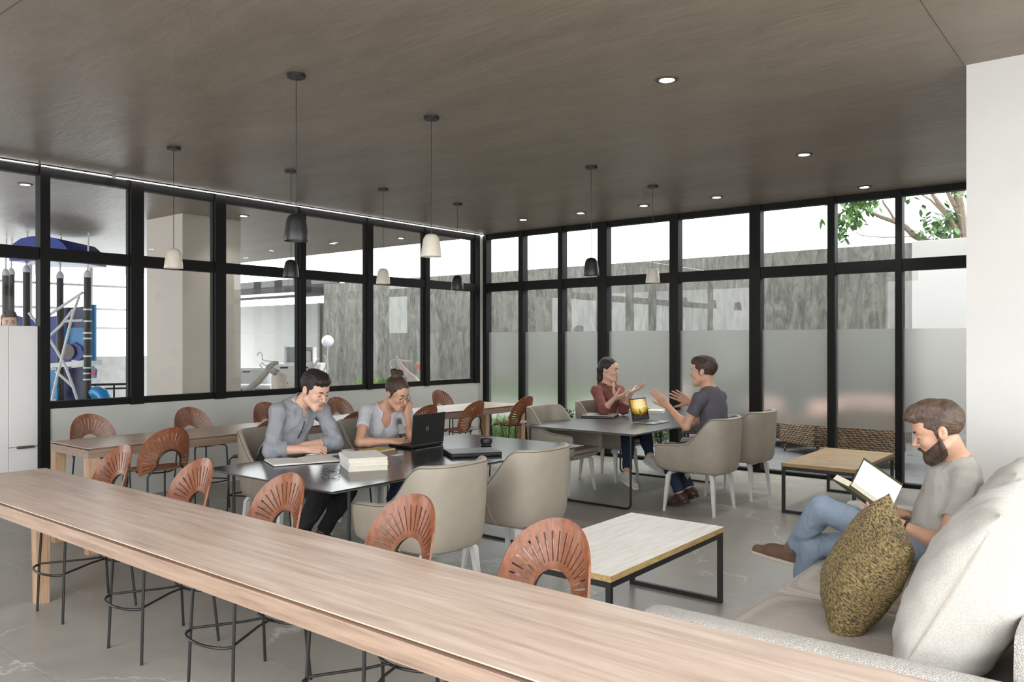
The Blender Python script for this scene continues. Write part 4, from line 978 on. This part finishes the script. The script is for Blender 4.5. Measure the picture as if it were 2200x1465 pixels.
class Head:
    def __init__(s, c, fwd, up, sc, female=False): s.c = A3(c); s.Q = frame(fwd, up); s.s = sc; s.fem = female
    def p(s, x, y, z): return s.c+s.Q@(A3((x,y,z))*s.s)
    def e(s, fld, c, r, k=.015, sub=False, rot=None):
        Q = s.Q if rot is None else s.Q@rot
        fld.ell(s.p(*c), A3(r)*s.s, Q, k*s.s, sub)
    def k(s, fld, a, b, ra, rb=None, k=.012, sub=False): fld.cap(s.p(*a), s.p(*b), ra*s.s, (ra if rb is None else rb)*s.s, k*s.s, None, sub)
    def build(s, f, open_eyes):
        w = .94 if s.fem else 1.0
        s.e(f, (0,-.014,.038), (.075*w,.097,.088), .01); s.e(f, (0,.030,-.035), (.060*w,.060,.082), .035)
        s.e(f, (0,.056,.040), (.055*w,.034,.04), .03)
        s.k(f, (-.018*w,.070,-.100), (.018*w,.070,-.100), .017 if s.fem else .021, None, .022)
        for q in (-1,1):
            s.k(f, (q*.052*w,.0,-.062), (q*.022*w,.062,-.096), .018, .018, .022)
            s.e(f, (q*.038*w,.063,-.026), (.022,.022,.022), .022)
            s.k(f, (q*.012,.086,.026), (q*.044*w,.072,.026), .0085, .007, .012)
            s.e(f, (q*.0315*w,.098,.004), (.019,.017,.0125), .010, True)
            s.e(f, (q*.0315*w,.0755,.003), (.0145,.0145,.0125), .003)
            # ears
            R2 = np.array([[1,0,0],[0,math.cos(.25),-math.sin(.25)],[0,math.sin(.25),math.cos(.25)]])
            s.e(f, (q*.076*w,-.012,-.002), (.010,.019,.032), .005, rot=R2); s.e(f, (q*.086*w,-.006,.002), (.006,.010,.018), .004, True, R2)
            s.e(f, (q*.0122,.097,-.036), (.0082,.0095,.0072), .006)
        s.k(f, (0,.083,.016), (0,.108,-.026), .0070, .0098, .009); s.e(f, (0,.111,-.030), (.0105,.0110,.0088), .006)
        s.e(f, (0,.075,-.070), (.028,.016,.020), .018)
        for q in (-1,1):
            s.k(f, (0,.0905,-.0655), (q*.021,.081,-.0695), .0052, .0022, .004); s.k(f, (0,.0895,-.0755), (q*.019,.080,-.0712), .0062, .0022, .004)
        s.e(f, (0,.0965,-.0705), (.019,.005,.0016), .003, True)
    def lips(s):
        def fn(P):
            l = (P-s.c)@s.Q/s.s; return (np.abs(l[:,0]) < .0225-.9*np.abs(l[:,2]+.0705)) & (l[:,1] > .07) & (l[:,1] < .1) & (l[:,2] > -.0825) & (l[:,2] < -.0600)
        return fn
    def extras(s, root, base, opened, browm='brow'):
        b = A3(base); w = .94 if s.fem else 1.0
        for q in (-1,1):
            m = MB(); pts = [s.p(q*x*w,y,z)-b for x,y,z in ((.014,.0965,.0225),(.026,.0945,.0275),(.040,.083,.028),(.050,.071,.0225))]
            m.tube(pts, [r_*s.s for r_ in (.0034,.0042,.0036,.0018)], 7).build('eyebrow', browm, root, True)
            c = s.p(q*.0315*w,.0768,.003)-b
            if opened:
                e = MB().ball(c, .0142*s.s).build('eye', 'eye_white', root, True)
                ic = s.p(q*.0315*w+opened[0],.0768+.0108,.003+opened[1])-b; MB().ball(ic, .0056*s.s, 14, 8).build('iris', 'eye_dark', e, True)
            m = MB(); pts = [s.p(q*.0315*w+dx,.0768+dy,.003+dz)-b for dx,dy,dz in (((-.013,.0075,.003),(-.006,.0132,.0062),(.004,.0136,.0062),(.013,.0072,.002)) if opened else ((-.0125,.0085,-.0045),(-.005,.0132,-.0072),(.005,.0132,-.0072),(.0125,.0085,-.004)))]
            m.tube(pts, .0013*s.s, 6).build('eyelash', 'eye_dark', root, True)
    def hair(s, root, base, mat, style, vox=.004):
        b = A3(base); lo = s.c-.24*s.s; hi = s.c+.24*s.s; f = Field(lo, hi, vox); w = .94 if s.fem else 1.0
        if style == 'short' or style == 'quiff':
            s.e(f, (0,-.018,.047), (.0810,.1060,.094), .01)
            s.e(f, (0,.030,.100), (.060,.064,.034), .03)
            if style == 'quiff': s.e(f, (.0,.078,.096), (.050,.036,.030), .02); s.e(f, (.0,.03,.120), (.048,.07,.026), .02)
            else: s.e(f, (.012,.070,.094), (.05,.03,.026), .02)
            planes = (((0,.088,.068),(0,.80,-1)),((0,-.05,-.052),(0,.10,-1)))
        elif style == 'bun':
            s.e(f, (0,-.018,.046), (.080,.104,.092), .01); planes = (((0,.080,.074),(0,.95,-1)),((0,-.05,-.058),(0,.3,-1)))
        else:
            s.e(f, (0,-.018,.046), (.080,.104,.091), .01); planes = (((0,.080,.072),(0,.9,-1)),((0,-.05,-.062),(0,.2,-1)))
        for p_, n_ in planes: f.cut(s.p(*p_), s.Q@unit(n_))
        if style in ('short','quiff'):
            for q in (-1,1): s.k(f, (q*.070,.012,.02), (q*.0695,.016,-.018), .0075, .0035, .01)
        if style == 'bun':
            s.e(f, (0,-.055,.135), (.045,.045,.038), .012); s.e(f, (.012,-.075,.150), (.030,.03,.026), .008); s.e(f, (-.02,-.045,.155), (.03,.026,.022), .008)
            for q in (-1,1): s.k(f, (q*.07,.02,.02), (q*.072,.005,-.03), .009, .004, .01)
        if style == 'ponytail':
            s.e(f, (0,-.105,.015), (.03,.03,.03), .02); s.k(f, (0,-.12,.0), (.0,-.115,-.10), .026, .02, .02); s.k(f, (0,-.115,-.10), (.0,-.10,-.17), .02, .007, .02)
        # combed strands
        X,Y,Z = f.ax; gx, gy, gz = np.meshgrid(X-s.c[0], Y-s.c[1], Z-s.c[2], indexing='ij'); L = [(gx*s.Q[0,i]+gy*s.Q[1,i]+gz*s.Q[2,i])/s.s for i in range(3)]
        ang = np.arctan2(L[0], L[2]+.05) if style in ('short','quiff') else np.arctan2(L[0], L[1]+.25)
        f.f += (.0013*np.sin(ang*19+4*np.sin(L[1]*31+1.3)+3*np.sin(L[2]*22))+.0009*np.sin(ang*47+6*np.sin(L[1]*23+L[0]*22)+4*np.sin(L[2]*41))+(.0026 if style in ('short','quiff') else .0008)*np.sin(L[1]*41+L[0]*33+3*np.sin(L[2]*37+L[0]*29))*np.clip(L[2]*9,0,1)).astype(np.float32)
        return f.mesh('hair', mat, root, base)
    def beard(s, root, base, mat):
        f = Field(s.c-.2*s.s, s.c+.2*s.s, .003)
        s.e(f, (0,.032,-.045), (.0635,.064,.082), .01); s.k(f, (-.016,.072,-.108), (.016,.072,-.108), .027, None, .025)
        for q in (-1,1): s.k(f, (q*.055,.0,-.062), (q*.024,.064,-.104), .021, .024, .022)
        f.cut(s.p(0,.060,-.056), s.Q@unit((0,.62,1))); f.cut(s.p(0,.004,-.05), s.Q@unit((0,-1,.15)))
        for q in (-1,1): s.k(f, (q*.068,.010,-.075), (q*.074,.008,-.012), .0095, .006, .012); s.k(f, (0,.100,-.0555), (q*.028,.086,-.067), .0062, .005, .005)
        s.e(f, (0,.104,-.071), (.021,.016,.010), .005, True)
        X,Y,Z = f.ax; gx, gy, gz = np.meshgrid(X, Y, Z, indexing='ij'); f.f += (.0013*np.sin(gx*210+3*np.sin(gz*160))*np.sin(gy*230+2*np.sin(gz*210))).astype(np.float32)
        return f.mesh('beard', mat, root, base)
def hand(f, wr, d, back, side, s, curl, spread=.06, thumb=(.55,.6,-.30), tb=.35):
    """wr wrist, d towards the fingers, back = out of the back of the hand, side = +1/-1 picks the thumb side (+1: thumb along d x back)"""
    y = unit(d); z = unit(A3(back)-y*(A3(back)@y)); t = np.cross(y, z)*side; wr = A3(wr); kn = []
    for i in range(4):
        K = wr+y*(.090-(.002,.0,.004,.011)[i])*s+t*(.031-.0205*i)*s+z*(.002 if i in (1,2) else -.001)*s; kn.append(K)
        f.cap(wr+t*(.016-.0105*i)*s, K, .0135*s, .0108*s, .010*s)
    ends = []
    for i, (L, K) in enumerate(zip(((.044,.027,.021),(.048,.030,.022),(.045,.028,.021),(.036,.022,.019)), kn)):
        a = 0.0; p = K; c = curl[i]; r_ = (.0092,.0094,.0090,.0080)[i]*s
        lat = t*(1.5-i)*spread
        for j in range(3):
            a += c*(1.0,1.15,.7)[j]; dd = unit(y*math.cos(a)-z*math.sin(a)+lat*math.cos(a)); q = p+dd*L[j]*s
            f.cap(p, q, r_*(1-.08*j), r_*(.93-.1*j), .0035*s); p = q
        ends.append(p)
    b0 = wr+y*.022*s+t*.022*s-z*.004*s; dm = unit(y*thumb[0]+t*thumb[1]+z*thumb[2]); b1 = b0+dm*.046*s
    f.cap(b0, b1, .0165*s, .0125*s, .010*s)
    d2 = unit(dm+y*tb*.8-t*tb*.5-z*tb*.3); b2 = b1+d2*.034*s; d3 = unit(d2+y*tb*.6-t*tb*.5-z*tb*.3); b3 = b2+d3*.028*s
    f.cap(b1, b2, .0118*s, .0102*s, .005*s); f.cap(b2, b3, .0102*s, .0075*s, .004*s)
    return ends, b3, kn
def person(label, base, JT, s, head_fwd, head_up, hs, hands, skin, fem=False, eyes=None, top=None, legs=None, shoes=None, hair=('short','hair_dark'), beard=None, vox=.0036, neckline=.07, vneck=0.0, browm='brow'):
    J = {k: (at(*v) if len(v) == 3 else A3(v[:3])) for k, v in JT.items()}
    base = A3(base); root = thing('person', label, 'person', tuple(base))
    hd = Head(J['head'], head_fwd, head_up, hs, fem)
    pel = J['pel']; nk = J['neck']; up = unit(nk-pel); rt = J['rsh']-J['lsh']; rt = unit(rt-up*(rt@up)); fw = np.cross(up, rt); QT = np.stack([rt,fw,up],1); TL = np.linalg.norm(nk-pel)
    W = .92 if fem else 1.0
    T = lambda x, y, k: pel+rt*x*s+fw*y*s+up*TL*k
    allp = np.array(list(J.values())+[hd.p(0,0,.17)]); lo = allp.min(0)-.17*s; hi = allp.max(0)+.17*s
    skull = hd.p(0,-.022,-.045)
    def torso(f, g, kk=.04):
        f.ell(T(0,.0,.66), A3((.158*W+g/s,.108+g/s,.20))*s, QT, .03); f.ell(T(0,.012,.34), A3((.140*W+g/s,.104+g/s,.17))*s, QT, kk); f.ell(T(0,.0,.05), A3((.165+g/s,.122+g/s,.135))*s, QT, kk)
        if fem:
            for q in (-1,1): f.ell(T(q*.068,.078,.60), A3((.058+g/s,.052+g/s,.058+g/s))*s, QT, .03)
        else: f.ell(T(0,.05,.70), A3((.125+g/s,.07+g/s,.10))*s, QT, .03)
        for a in ('lsh','rsh'):
            f.cap(nk-up*.035*s+(J[a]-nk)*.15, J[a]-up*.004, .047*s+g, .054*s*W+g, .04)
        f.ell(T(0,-.03,.82), A3((.12+g/s,.06+g/s,.10))*s, QT, .03)
    # ---- the body: head, neck, trunk, arms, hands, legs and feet in one surface
    f = Field(lo, hi, vox); torso(f, -.012*s)
    f.cap(nk-up*.03*s, skull, (.050 if fem else .058)*s, (.047 if fem else .055)*s, .025); hd.build(f, eyes)
    for a in 'lr':
        f.cap(J[a+'sh'], J[a+'el'], .046*W*s, .038*W*s, .025); f.cap(J[a+'el'], J[a+'wr'], .040*W*s, .0255*W*s, .012)
        mid = J[a+'el']*.7+J[a+'wr']*.3; f.ell(mid, A3((.0405,.0405,.0405))*W*s, None, .02)
        f.cap(J[a+'hip'], J[a+'kn'], .07*s, .048*s, .03); f.cap(J[a+'kn'], J[a+'an'], .047*s, .034*s, .02)
        f.cap(J[a+'an'], J[a+'an']*.6+J[a+'to']*.4-unit(J[a+'kn']-J[a+'an'])*.035*s, .033*s, .022*s, .02)
    info = {}
    for a in 'lr':
        if a in hands: hh = hands[a]; info[a] = hand(f, J[a+'wr'], hh['d'], hh['back'], hh['side'], s*hh.get('s',1.0), hh['curl'], hh.get('spread',.06), hh.get('thumb',(.55,.6,-.30)), hh.get('tb',.35))
    f.mesh('body', skin, root, base, ('lip', hd.lips()))
    hd.extras(root, base, eyes, browm); hd.hair(root, base, hair[1], hair[0])
    if beard: hd.beard(root, base, beard)
    # ---- top
    if top:
        f = Field(lo, hi, vox*1.25); g = .008*s; torso(f, g*.6)
        for a in 'lr':
            sh, el, wr = J[a+'sh'], J[a+'el'], J[a+'wr']; t = top['sleeve']
            if t <= 1: e = sh+(el-sh)*t; f.cap(sh, el, .057*W*s, .052*W*s, .03, (e, el-sh))
            else:
                f.cap(sh, el, .059*W*s, .054*W*s, .03); e = el+(wr-el)*(t-1); f.cap(el, wr, .056*W*s, .046*W*s, .02, (e, wr-el)); f.ell(el, A3((.056,.056,.056))*W*s, None, .02)
        f.cut(T(0,0,top.get('hem',-.02)), -up)
        ntop = nk+(skull-nk)*.5; f.cap(nk-up*.012*s+fw*vneck*.25*s, ntop+fw*.01*s, neckline*s, neckline*1.15*s, .006, None, True)
        if vneck: f.ell(nk-up*vneck*s+fw*.095*s, A3((vneck*.62,.06,vneck*.95))*s, QT, .006, True)
        f.ripple(top.get('rip',.0026), top.get('freq',26), 3)
        if top.get('collar'):
            f.cap(nk-up*.02*s-fw*.005, nk+(skull-nk)*.28-fw*.004, .070*s, .066*s, .008); f.cap(nk-up*.05*s, ntop, .060*s, .061*s, .004, None, True); f.ell(nk+fw*.085*s-up*.01*s, A3((.018,.06,.06))*s, QT, .004, True)
        f.mesh(top['name'], top['mat'], root, base)
        if top.get('placket'):
            c = [T(0,.128,.80),T(0,.135,.72),T(0,.130,.60),T(0,.122,.48)]
            pl = MB().tube([p-base for p in c], .0035*s, 6).build('placket', 'rubber_black', root, True)
    if legs:
        f = Field(np.minimum(lo,allp.min(0)-.2), hi, vox*1.35); f.ell(T(0,.0,.03), A3((.172,.130,.14))*s, QT, .03); g = .01*s
        for a in 'lr':
            hp, kn, an, = J[a+'hip'], J[a+'kn'], J[a+'an']; e = kn+(an-kn)*legs.get('len',.88)
            f.cap(hp, kn, .086*s, .064*s, .035); f.cap(kn, an, .062*s, .049*s*legs.get('w',1), .018, (e, an-kn))
            f.ell(kn, A3((.066,.066,.066))*s, None, .02); f.cap(kn*.85+an*.15, kn*.55+an*.45, .062*s, .058*s, .03)
        f.cut(T(0,0,.20), up); f.ripple(.0028, 15, 8); f.mesh(legs['name'], legs['mat'], root, base)
    if shoes:
        for a in 'lr':
            an, to = J[a+'an'], J[a+'to']; fd = to-an; upv = unit(J[a+'kn']-an)
            fl = unit(fd-upv*(fd@upv)*.0); dn = shoes.get('dn', {}).get(a, None); n = A3(dn) if dn is not None else A3((0,0,1)); n = unit(n-fl*(n@fl)); sd = np.cross(fl, n)
            L = .265*s*shoes.get('L',1); heel = an-fl*.055*s-n*.062*s; P = lambda u, v, w_: heel+fl*u*L+sd*v*s+n*w_*s
            f = Field(np.minimum(an,P(1,0,0))-.17*s, np.maximum(an,P(1,0,0))+.17*s, .004)
            f.cap(P(.14,0,.035), P(.52,0,.034), .040*s, .042*s, .03); f.cap(P(.52,0,.032), P(.86,.004,.026), .040*s, .030*s, .03)
            f.cap(P(.17,0,.05), an+upv*shoes.get('h',.03)*s, .040*s, .041*s, .03, (an+upv*shoes.get('h',.03)*s*1.0, upv)); f.cap(P(.3,0,.055), P(.58,0,.045), .034*s, .03*s, .03)
            f.cut(P(0,0,.006), -n); f.mesh('shoe', shoes['mat'], root, base)
            f = Field(np.minimum(an,P(1,0,0))-.15*s, np.maximum(an,P(1,0,0))+.15*s, .004)
            f.cap(P(.13,0,.008), P(.5,0,.008), .042*s, .045*s, .02); f.cap(P(.5,0,.008), P(.87,.004,.008), .045*s, .033*s, .02); f.cut(P(0,0,.016), n); f.cut(P(0,0,-.004), -n)
            f.mesh('shoe_sole', shoes.get('sole','sole'), root, base)
            if shoes.get('sock'):
                f = Field(np.minimum(an,J[a+'kn'])-.12*s, np.maximum(an,J[a+'kn'])+.12*s, .004); e = an+(J[a+'kn']-an)*.45; f.cap(an-upv*.02*s, e, .042*s, .047*s, .02, (e, upv)); f.mesh('sock', shoes['sock'], root, base)
    return root, J, hd, info
# ---- the four people at the tables, the reader on the sofa and the passer-by
BASE = (-5.45,3.9,0)
r1, J1, h1, i1 = person('man in a grey collarless shirt bending over an open notebook, writing', BASE,
    dict(pel=(600,985,6.36),lhip=(622,995,6.42),rhip=(585,1000,6.22),neck=(640,868,6.34),lsh=(694,886,6.52),rsh=(598,884,6.18),head=(676,838,6.26),lel=(720,950,6.45),lwr=(650,957,6.28),rel=(584,967,6.05),rwr=(660,966,6.12),
         lkn=(745,1052,6.05),lan=(690,1150,6.12),rkn=(690,1062,5.85),ran=(640,1160,5.95),lto=(735,1170,5.95),rto=(690,1180,5.8)), 1.12,
    vdir(.80,-.42,-.52), vdir(.18,1,-.16), 1.17,
    dict(r=dict(d=vdir(.93,.02,.12), back=vdir(0,.75,-.6), side=-1, curl=(.75,.80,.85,.9), thumb=(.7,.45,-.35), tb=.3), l=dict(d=vdir(-.92,-.05,-.05), back=vdir(0,1,-.1), side=1, curl=(.25,.28,.32,.36))),
    'skin_light', False, None, dict(name='shirt', mat='shirt_grey', sleeve=1.42, rip=.0042, freq=22, collar=True, placket=True, hem=-.04), dict(name='trousers', mat='trousers_black'), dict(mat='shoe_leather', sole='sole'), ('short','hair_dark'), None, .0038, .062)
# his pen, and a pencil lying under the other hand
K = i1['r'][0][0]
o = thing('pen', 'wooden pen in the writing hand of the man in the grey shirt', 'pen', tuple(K)); MB().tube([(0,0,-.01), tuple(vdir(-.35,.8,.1)*.12)], [.0035,.0045], 8).build('barrel', 'wood_pencil', o, True)
r2, J2, h2, i2 = person('woman with glasses and a hair bun resting her head on her hand', (-5.45,4.86,0),
    dict(pel=(805,985,7.16),lhip=(828,988,7.22),rhip=(795,990,7.04),neck=(824,874,7.08),lsh=(872,886,7.16),rsh=(786,884,6.92),head=(853,845,7.0),lel=(886,948,6.85),lwr=(874,887,6.97),rel=(772,950,6.66),rwr=(842,948,6.70),
         lkn=(905,1020,6.85),lan=(880,1105,6.9),rkn=(860,1030,6.65),ran=(835,1120,6.7),lto=(920,1115,6.75),rto=(885,1135,6.5)), 1.08,
    vdir(.74,-.42,-.60), vdir(.16,1,-.20), 1.14,
    dict(r=dict(d=vdir(.95,-.02,.05), back=vdir(0,.85,-.5), side=-1, curl=(.6,.65,.72,.8), thumb=(.7,.45,-.35)), l=dict(d=vdir(.20,.66,.70), back=vdir(.85,.05,-.5), side=1, curl=(.25,.35,.45,.6), thumb=(.8,.35,-.2))),
    'skin', True, None, dict(name='tshirt', mat='tee_pale', sleeve=.52, rip=.0018, freq=24, hem=-.04), dict(name='jeans', mat='jeans_dark'), dict(mat='sneaker', sole='sole_white'), ('bun','hair_brown'), None, .0038, .072, .075)
K = i2['r'][0][0]
o = thing('pen', 'black pen in the hand of the woman with glasses', 'pen', tuple(K)); MB().tube([(0,0,-.01), tuple(vdir(-.55,.75,-.1)*.13)], [.003,.004], 8).build('barrel', 'rubber_black', o, True)
gm = MB(); b2 = A3((-5.45,4.86,0))
for q in (-1,1):
    gm.tube([h2.p(q*.031+.024*math.cos(a), .1075-.006*abs(math.cos(a)), -.004+.021*math.sin(a))-b2 for a in [R(d_) for d_ in range(0,360,20)]], .0014, 6, True)
    gm.tube([h2.p(q*.056,.100,0)-b2, h2.p(q*.072,.05,.006)-b2, h2.p(q*.077,-.012,.012)-b2], .0013, 6)
gm.tube([h2.p(-.008,.1085,-.0)-b2, h2.p(0,.1135,.003)-b2, h2.p(.008,.1085,0)-b2], .0013, 6); gm.build('glasses', 'handle_bronze', r2, True)
r3, J3, h3, i3 = person('woman in a rust sweater talking with both hands raised', (-5.15,8.2,0),
    dict(pel=(1303,902,9.66),lhip=(1318,905,9.72),rhip=(1295,907,9.5),neck=(1306,826,9.62),lsh=(1330,838,9.72),rsh=(1281,840,9.44),head=(1309,795,9.56),lel=(1340,880,9.44),lwr=(1356,843,9.32),rel=(1297,880,9.24),rwr=(1319,857,9.12),
         lkn=(1385,930,9.3),lan=(1398,985,9.05),rkn=(1350,935,9.1),ran=(1347,1022,8.85),lto=(1425,1005,8.95),rto=(1372,1040,8.66)), 1.12,
    vdir(.80,-.05,-.56), vdir(-.02,1,.0), 1.16,
    dict(r=dict(d=vdir(.80,.25,.1), back=vdir(-.1,-.75,-.55), side=-1, curl=(.25,.3,.35,.4), thumb=(.4,.75,-.3)), l=dict(d=vdir(.88,.42,.0), back=vdir(.3,-.9,-.2), side=1, curl=(.10,.2,.28,.35), spread=.14, thumb=(.45,.7,-.35))),
    'skin_light', True, (.001,.0005), dict(name='sweater', mat='knit_rust', sleeve=1.38, rip=.0024, freq=26, hem=-.06), dict(name='jeans', mat='jeans_dark', len=.84, w=.9), dict(mat='sneaker', L=.95, sole='sole_white'), ('ponytail','hair_dark'), None, .0042, .072, .06)
r4, J4, h4, i4 = person('man in a charcoal T-shirt gesturing with open hands, seen from behind', (-3.35,7.15,0),
    dict(pel=(1546,960,7.6),lhip=(1530,972,7.5),rhip=(1548,968,7.82),neck=(1523,832,7.72),lsh=(1503,857,7.52),rsh=(1545,853,7.9),head=(1511,799,7.72),lel=(1474,916,7.58),lwr=(1436,874,7.80),rel=(1500,905,8.05),rwr=(1483,864,8.22),
         lkn=(1428,968,7.88),lan=(1462,1066,7.8),rkn=(1442,962,8.12),ran=(1484,1056,7.98),lto=(1408,1085,7.98),rto=(1436,1072,8.15)), 1.12,
    vdir(-.86,-.04,.52), vdir(.02,1,0), 1.14,
    dict(l=dict(d=vdir(-.68,.72,.1), back=vdir(-.45,-.5,-.75), side=-1, curl=(.06,.08,.10,.14), spread=.05, thumb=(.72,.62,-.1), s=1.12, tb=.1), r=dict(d=vdir(-.85,.45,.15), back=vdir(.15,.1,1), side=1, curl=(.08,.1,.12,.16), spread=.08, thumb=(.62,.7,-.1), s=1.08, tb=.1)),
    'skin', False, (.0,.0), dict(name='tshirt', mat='tee_charcoal', sleeve=.55, rip=.0022, freq=22, hem=-.06), dict(name='jeans', mat='jeans_dark', len=.9), dict(mat='shoe_leather', sole='shoe_leather'), ('short','hair_brown'), None, .0042, .062)
r5, J5, h5, i5 = person('bearded man in a grey T-shirt and blue jeans reading on the sofa, legs crossed', (-1.0,4.45,0),
    dict(pel=(1998,1172,4.06),lhip=(1978,1176,3.98),rhip=(1968,1166,4.22),neck=(2066,984,4.06),lsh=(2076,1032,3.92),rsh=(2044,1008,4.25),head=(2016,926,4.02),lel=(2030,1170,3.86),lwr=(1936,1128,3.98),rel=(1998,1130,4.26),rwr=(1950,1105,4.20),
         lkn=(1766,1094,4.20),lan=(1697,1186,4.44),rkn=(1746,1172,4.32),ran=(1716,1300,4.46),lto=(1618,1164,4.56),rto=(1640,1330,4.62)), 1.02,
    vdir(-.90,-.36,.42), vdir(-.32,.95,.10), 1.13,
    dict(l=dict(d=vdir(-.86,.30,.25), back=vdir(.15,-.5,-.8), side=-1, curl=(.35,.38,.42,.46), thumb=(.65,.6,-.2), s=1.1), r=dict(d=vdir(-.8,.2,-.3), back=vdir(.2,-.8,.5), side=1, curl=(.4,.45,.5,.55))),
    'skin', False, None, dict(name='tshirt', mat='tee_grey', sleeve=.60, rip=.0040, freq=20, hem=-.03), dict(name='jeans', mat='jeans_blue', len=.80), dict(mat='suede', sock='sock', dn=dict(l=vdir(.30,.95,0)), h=.05), ('quiff','hair_light'), 'hair_brown', .0034, .064)
# wristwatch-like strap and his book
wv = unit(J5['lwr']-J5['lel']); b5 = A3((-1.0,4.45,0)); c = J5['lwr']-wv*.02; u = unit(np.cross(wv,(0,0,1))); v = np.cross(wv,u)
MB().tube([c+(u*math.cos(a)+v*math.sin(a))*.031-b5 for a in [R(q) for q in range(0,360,20)]], .006, 8, True).build('wrist_strap', 'rubber_black', r5, True)
# open book: spine low at the hand, left board seen from outside, right page block turned to us
bk = thing('open_book', 'open hardback book with an olive cover in the hands of the reading man', 'book', (0,0,0))
def slab(name, P0, U, V, T, mat, parent, bev=0):
    P0, U, V, T = (A3(q) for q in (P0,U,V,T)); pts = [P0,P0+U,P0+U+V,P0+V]; pts += [p+T for p in pts]
    return MB().add(pts, [(0,1,2,3),(4,7,6,5),(0,4,5,1),(1,5,6,2),(2,6,7,3),(3,7,4,0)]).build(name, mat, parent)
S0 = at(1905,1106,4.0); S1 = at(1822,1046,4.16)                # spine, hand end to far end
U = S1-S0
tp = unit(at(1928,1077,4.08)-S0)*.135; bt = at(1812,1050,4.18)-S1
fa = vdir(.55,.75,.35)*.15                                      # page side going up and away
fb = vdir(-.25,.16,.95)*.14
slab('back_board', S0-vdir(.3,.5,0)*.0, U, fb, vdir(-.6,-.7,-.1)*.004, plain('olive_cover', rgb(66,66,36), .6, 0, .2, 30), bk)
slab('page_block', S0+vdir(.5,.6,0)*.004, U*.98, fb*.94, vdir(.55,.65,-.1)*.03, 'paper_cream', bk)
slab('front_board', S0+vdir(.5,.6,0)*.040, U, fa, vdir(-.3,.5,.6)*.004, 'olive_cover', bk)
pg = slab('page_block', S0+vdir(.5,.6,0)*.034, U*.98, fa*.96, vdir(-.3,.2,-.8)*.010, 'paper', bk)
slab('spine', S0, U, vdir(.55,.65,0)*.042, vdir(.3,-.4,-.8)*.004, 'olive_cover', bk)
# somebody passing behind the white door
r6, J6, h6, i6 = person('passer-by half hidden behind the white door at the left edge', tuple(at(18,732,9.4)[:2])+(0,),
    dict(zip(('pel','lhip','rhip','neck','lsh','rsh','head','lel','lwr','rel','rwr','lkn','lan','rkn','ran','lto','rto'), [tuple(at(18,732,9.4)[:2]+np.array(o_[:2]))+(o_[2],0) for o_ in
      ((0,0,1.02),(0,.1,.98),(0,-.1,.98),(0,0,1.58),(0,.2,1.50),(0,-.2,1.50),(.03,0,1.825),(-.02,.27,1.2),(.04,.29,.94),(-.02,-.27,1.2),(.04,-.29,.94),(0,.1,.55),(-.03,.1,.1),(0,-.1,.55),(-.03,-.1,.1),(.16,.11,.03),(.16,-.11,.03))])), 1.08,
    vdir(.55,0,-.8), (0,0,1), 1.1, dict(l=dict(d=(0.1,0,-1), back=(0,1,0), side=1, curl=(.3,.35,.4,.45)), r=dict(d=(0.1,0,-1), back=(0,-1,0), side=-1, curl=(.3,.35,.4,.45))), 'skin_light', False, (0,0), dict(name='tshirt', mat='tee_pale', sleeve=.5), dict(name='trousers', mat='jeans_dark'), dict(mat='shoe_leather'), ('short','hair_brown'), None, .006)
# ================================================================ CAMERA, SKY, EXPOSURE
cam = bpy.data.cameras.new('camera'); cam.sensor_width = 36; cam.lens = F/2200*36; cam.clip_start = .05; cam.clip_end = 200
co = bpy.data.objects.new('camera', cam); COL.objects.link(co); co.location = (0,0,H)
co.rotation_euler = (R(90),0,math.atan2(BX, BZ)); cam.shift_y = (CYP-732.5)/2200
SC.camera = co
w = bpy.data.worlds.new('overcast_sky'); SC.world = w; w.use_nodes = True
bg = w.node_tree.nodes['Background']; bg.inputs['Color'].default_value = (.97,.985,1,1); bg.inputs['Strength'].default_value = 5.2
SC.view_settings.view_transform = 'Standard'; SC.view_settings.look = 'None'; SC.view_settings.exposure = 0.0; SC.view_settings.gamma = 1; SC.view_settings.use_curve_mapping = False
SC.cycles.use_denoising = True
SC.cycles.max_bounces = 10; SC.cycles.diffuse_bounces = 5; SC.cycles.transparent_max_bounces = 16; SC.cycles.sample_clamp_indirect = 6
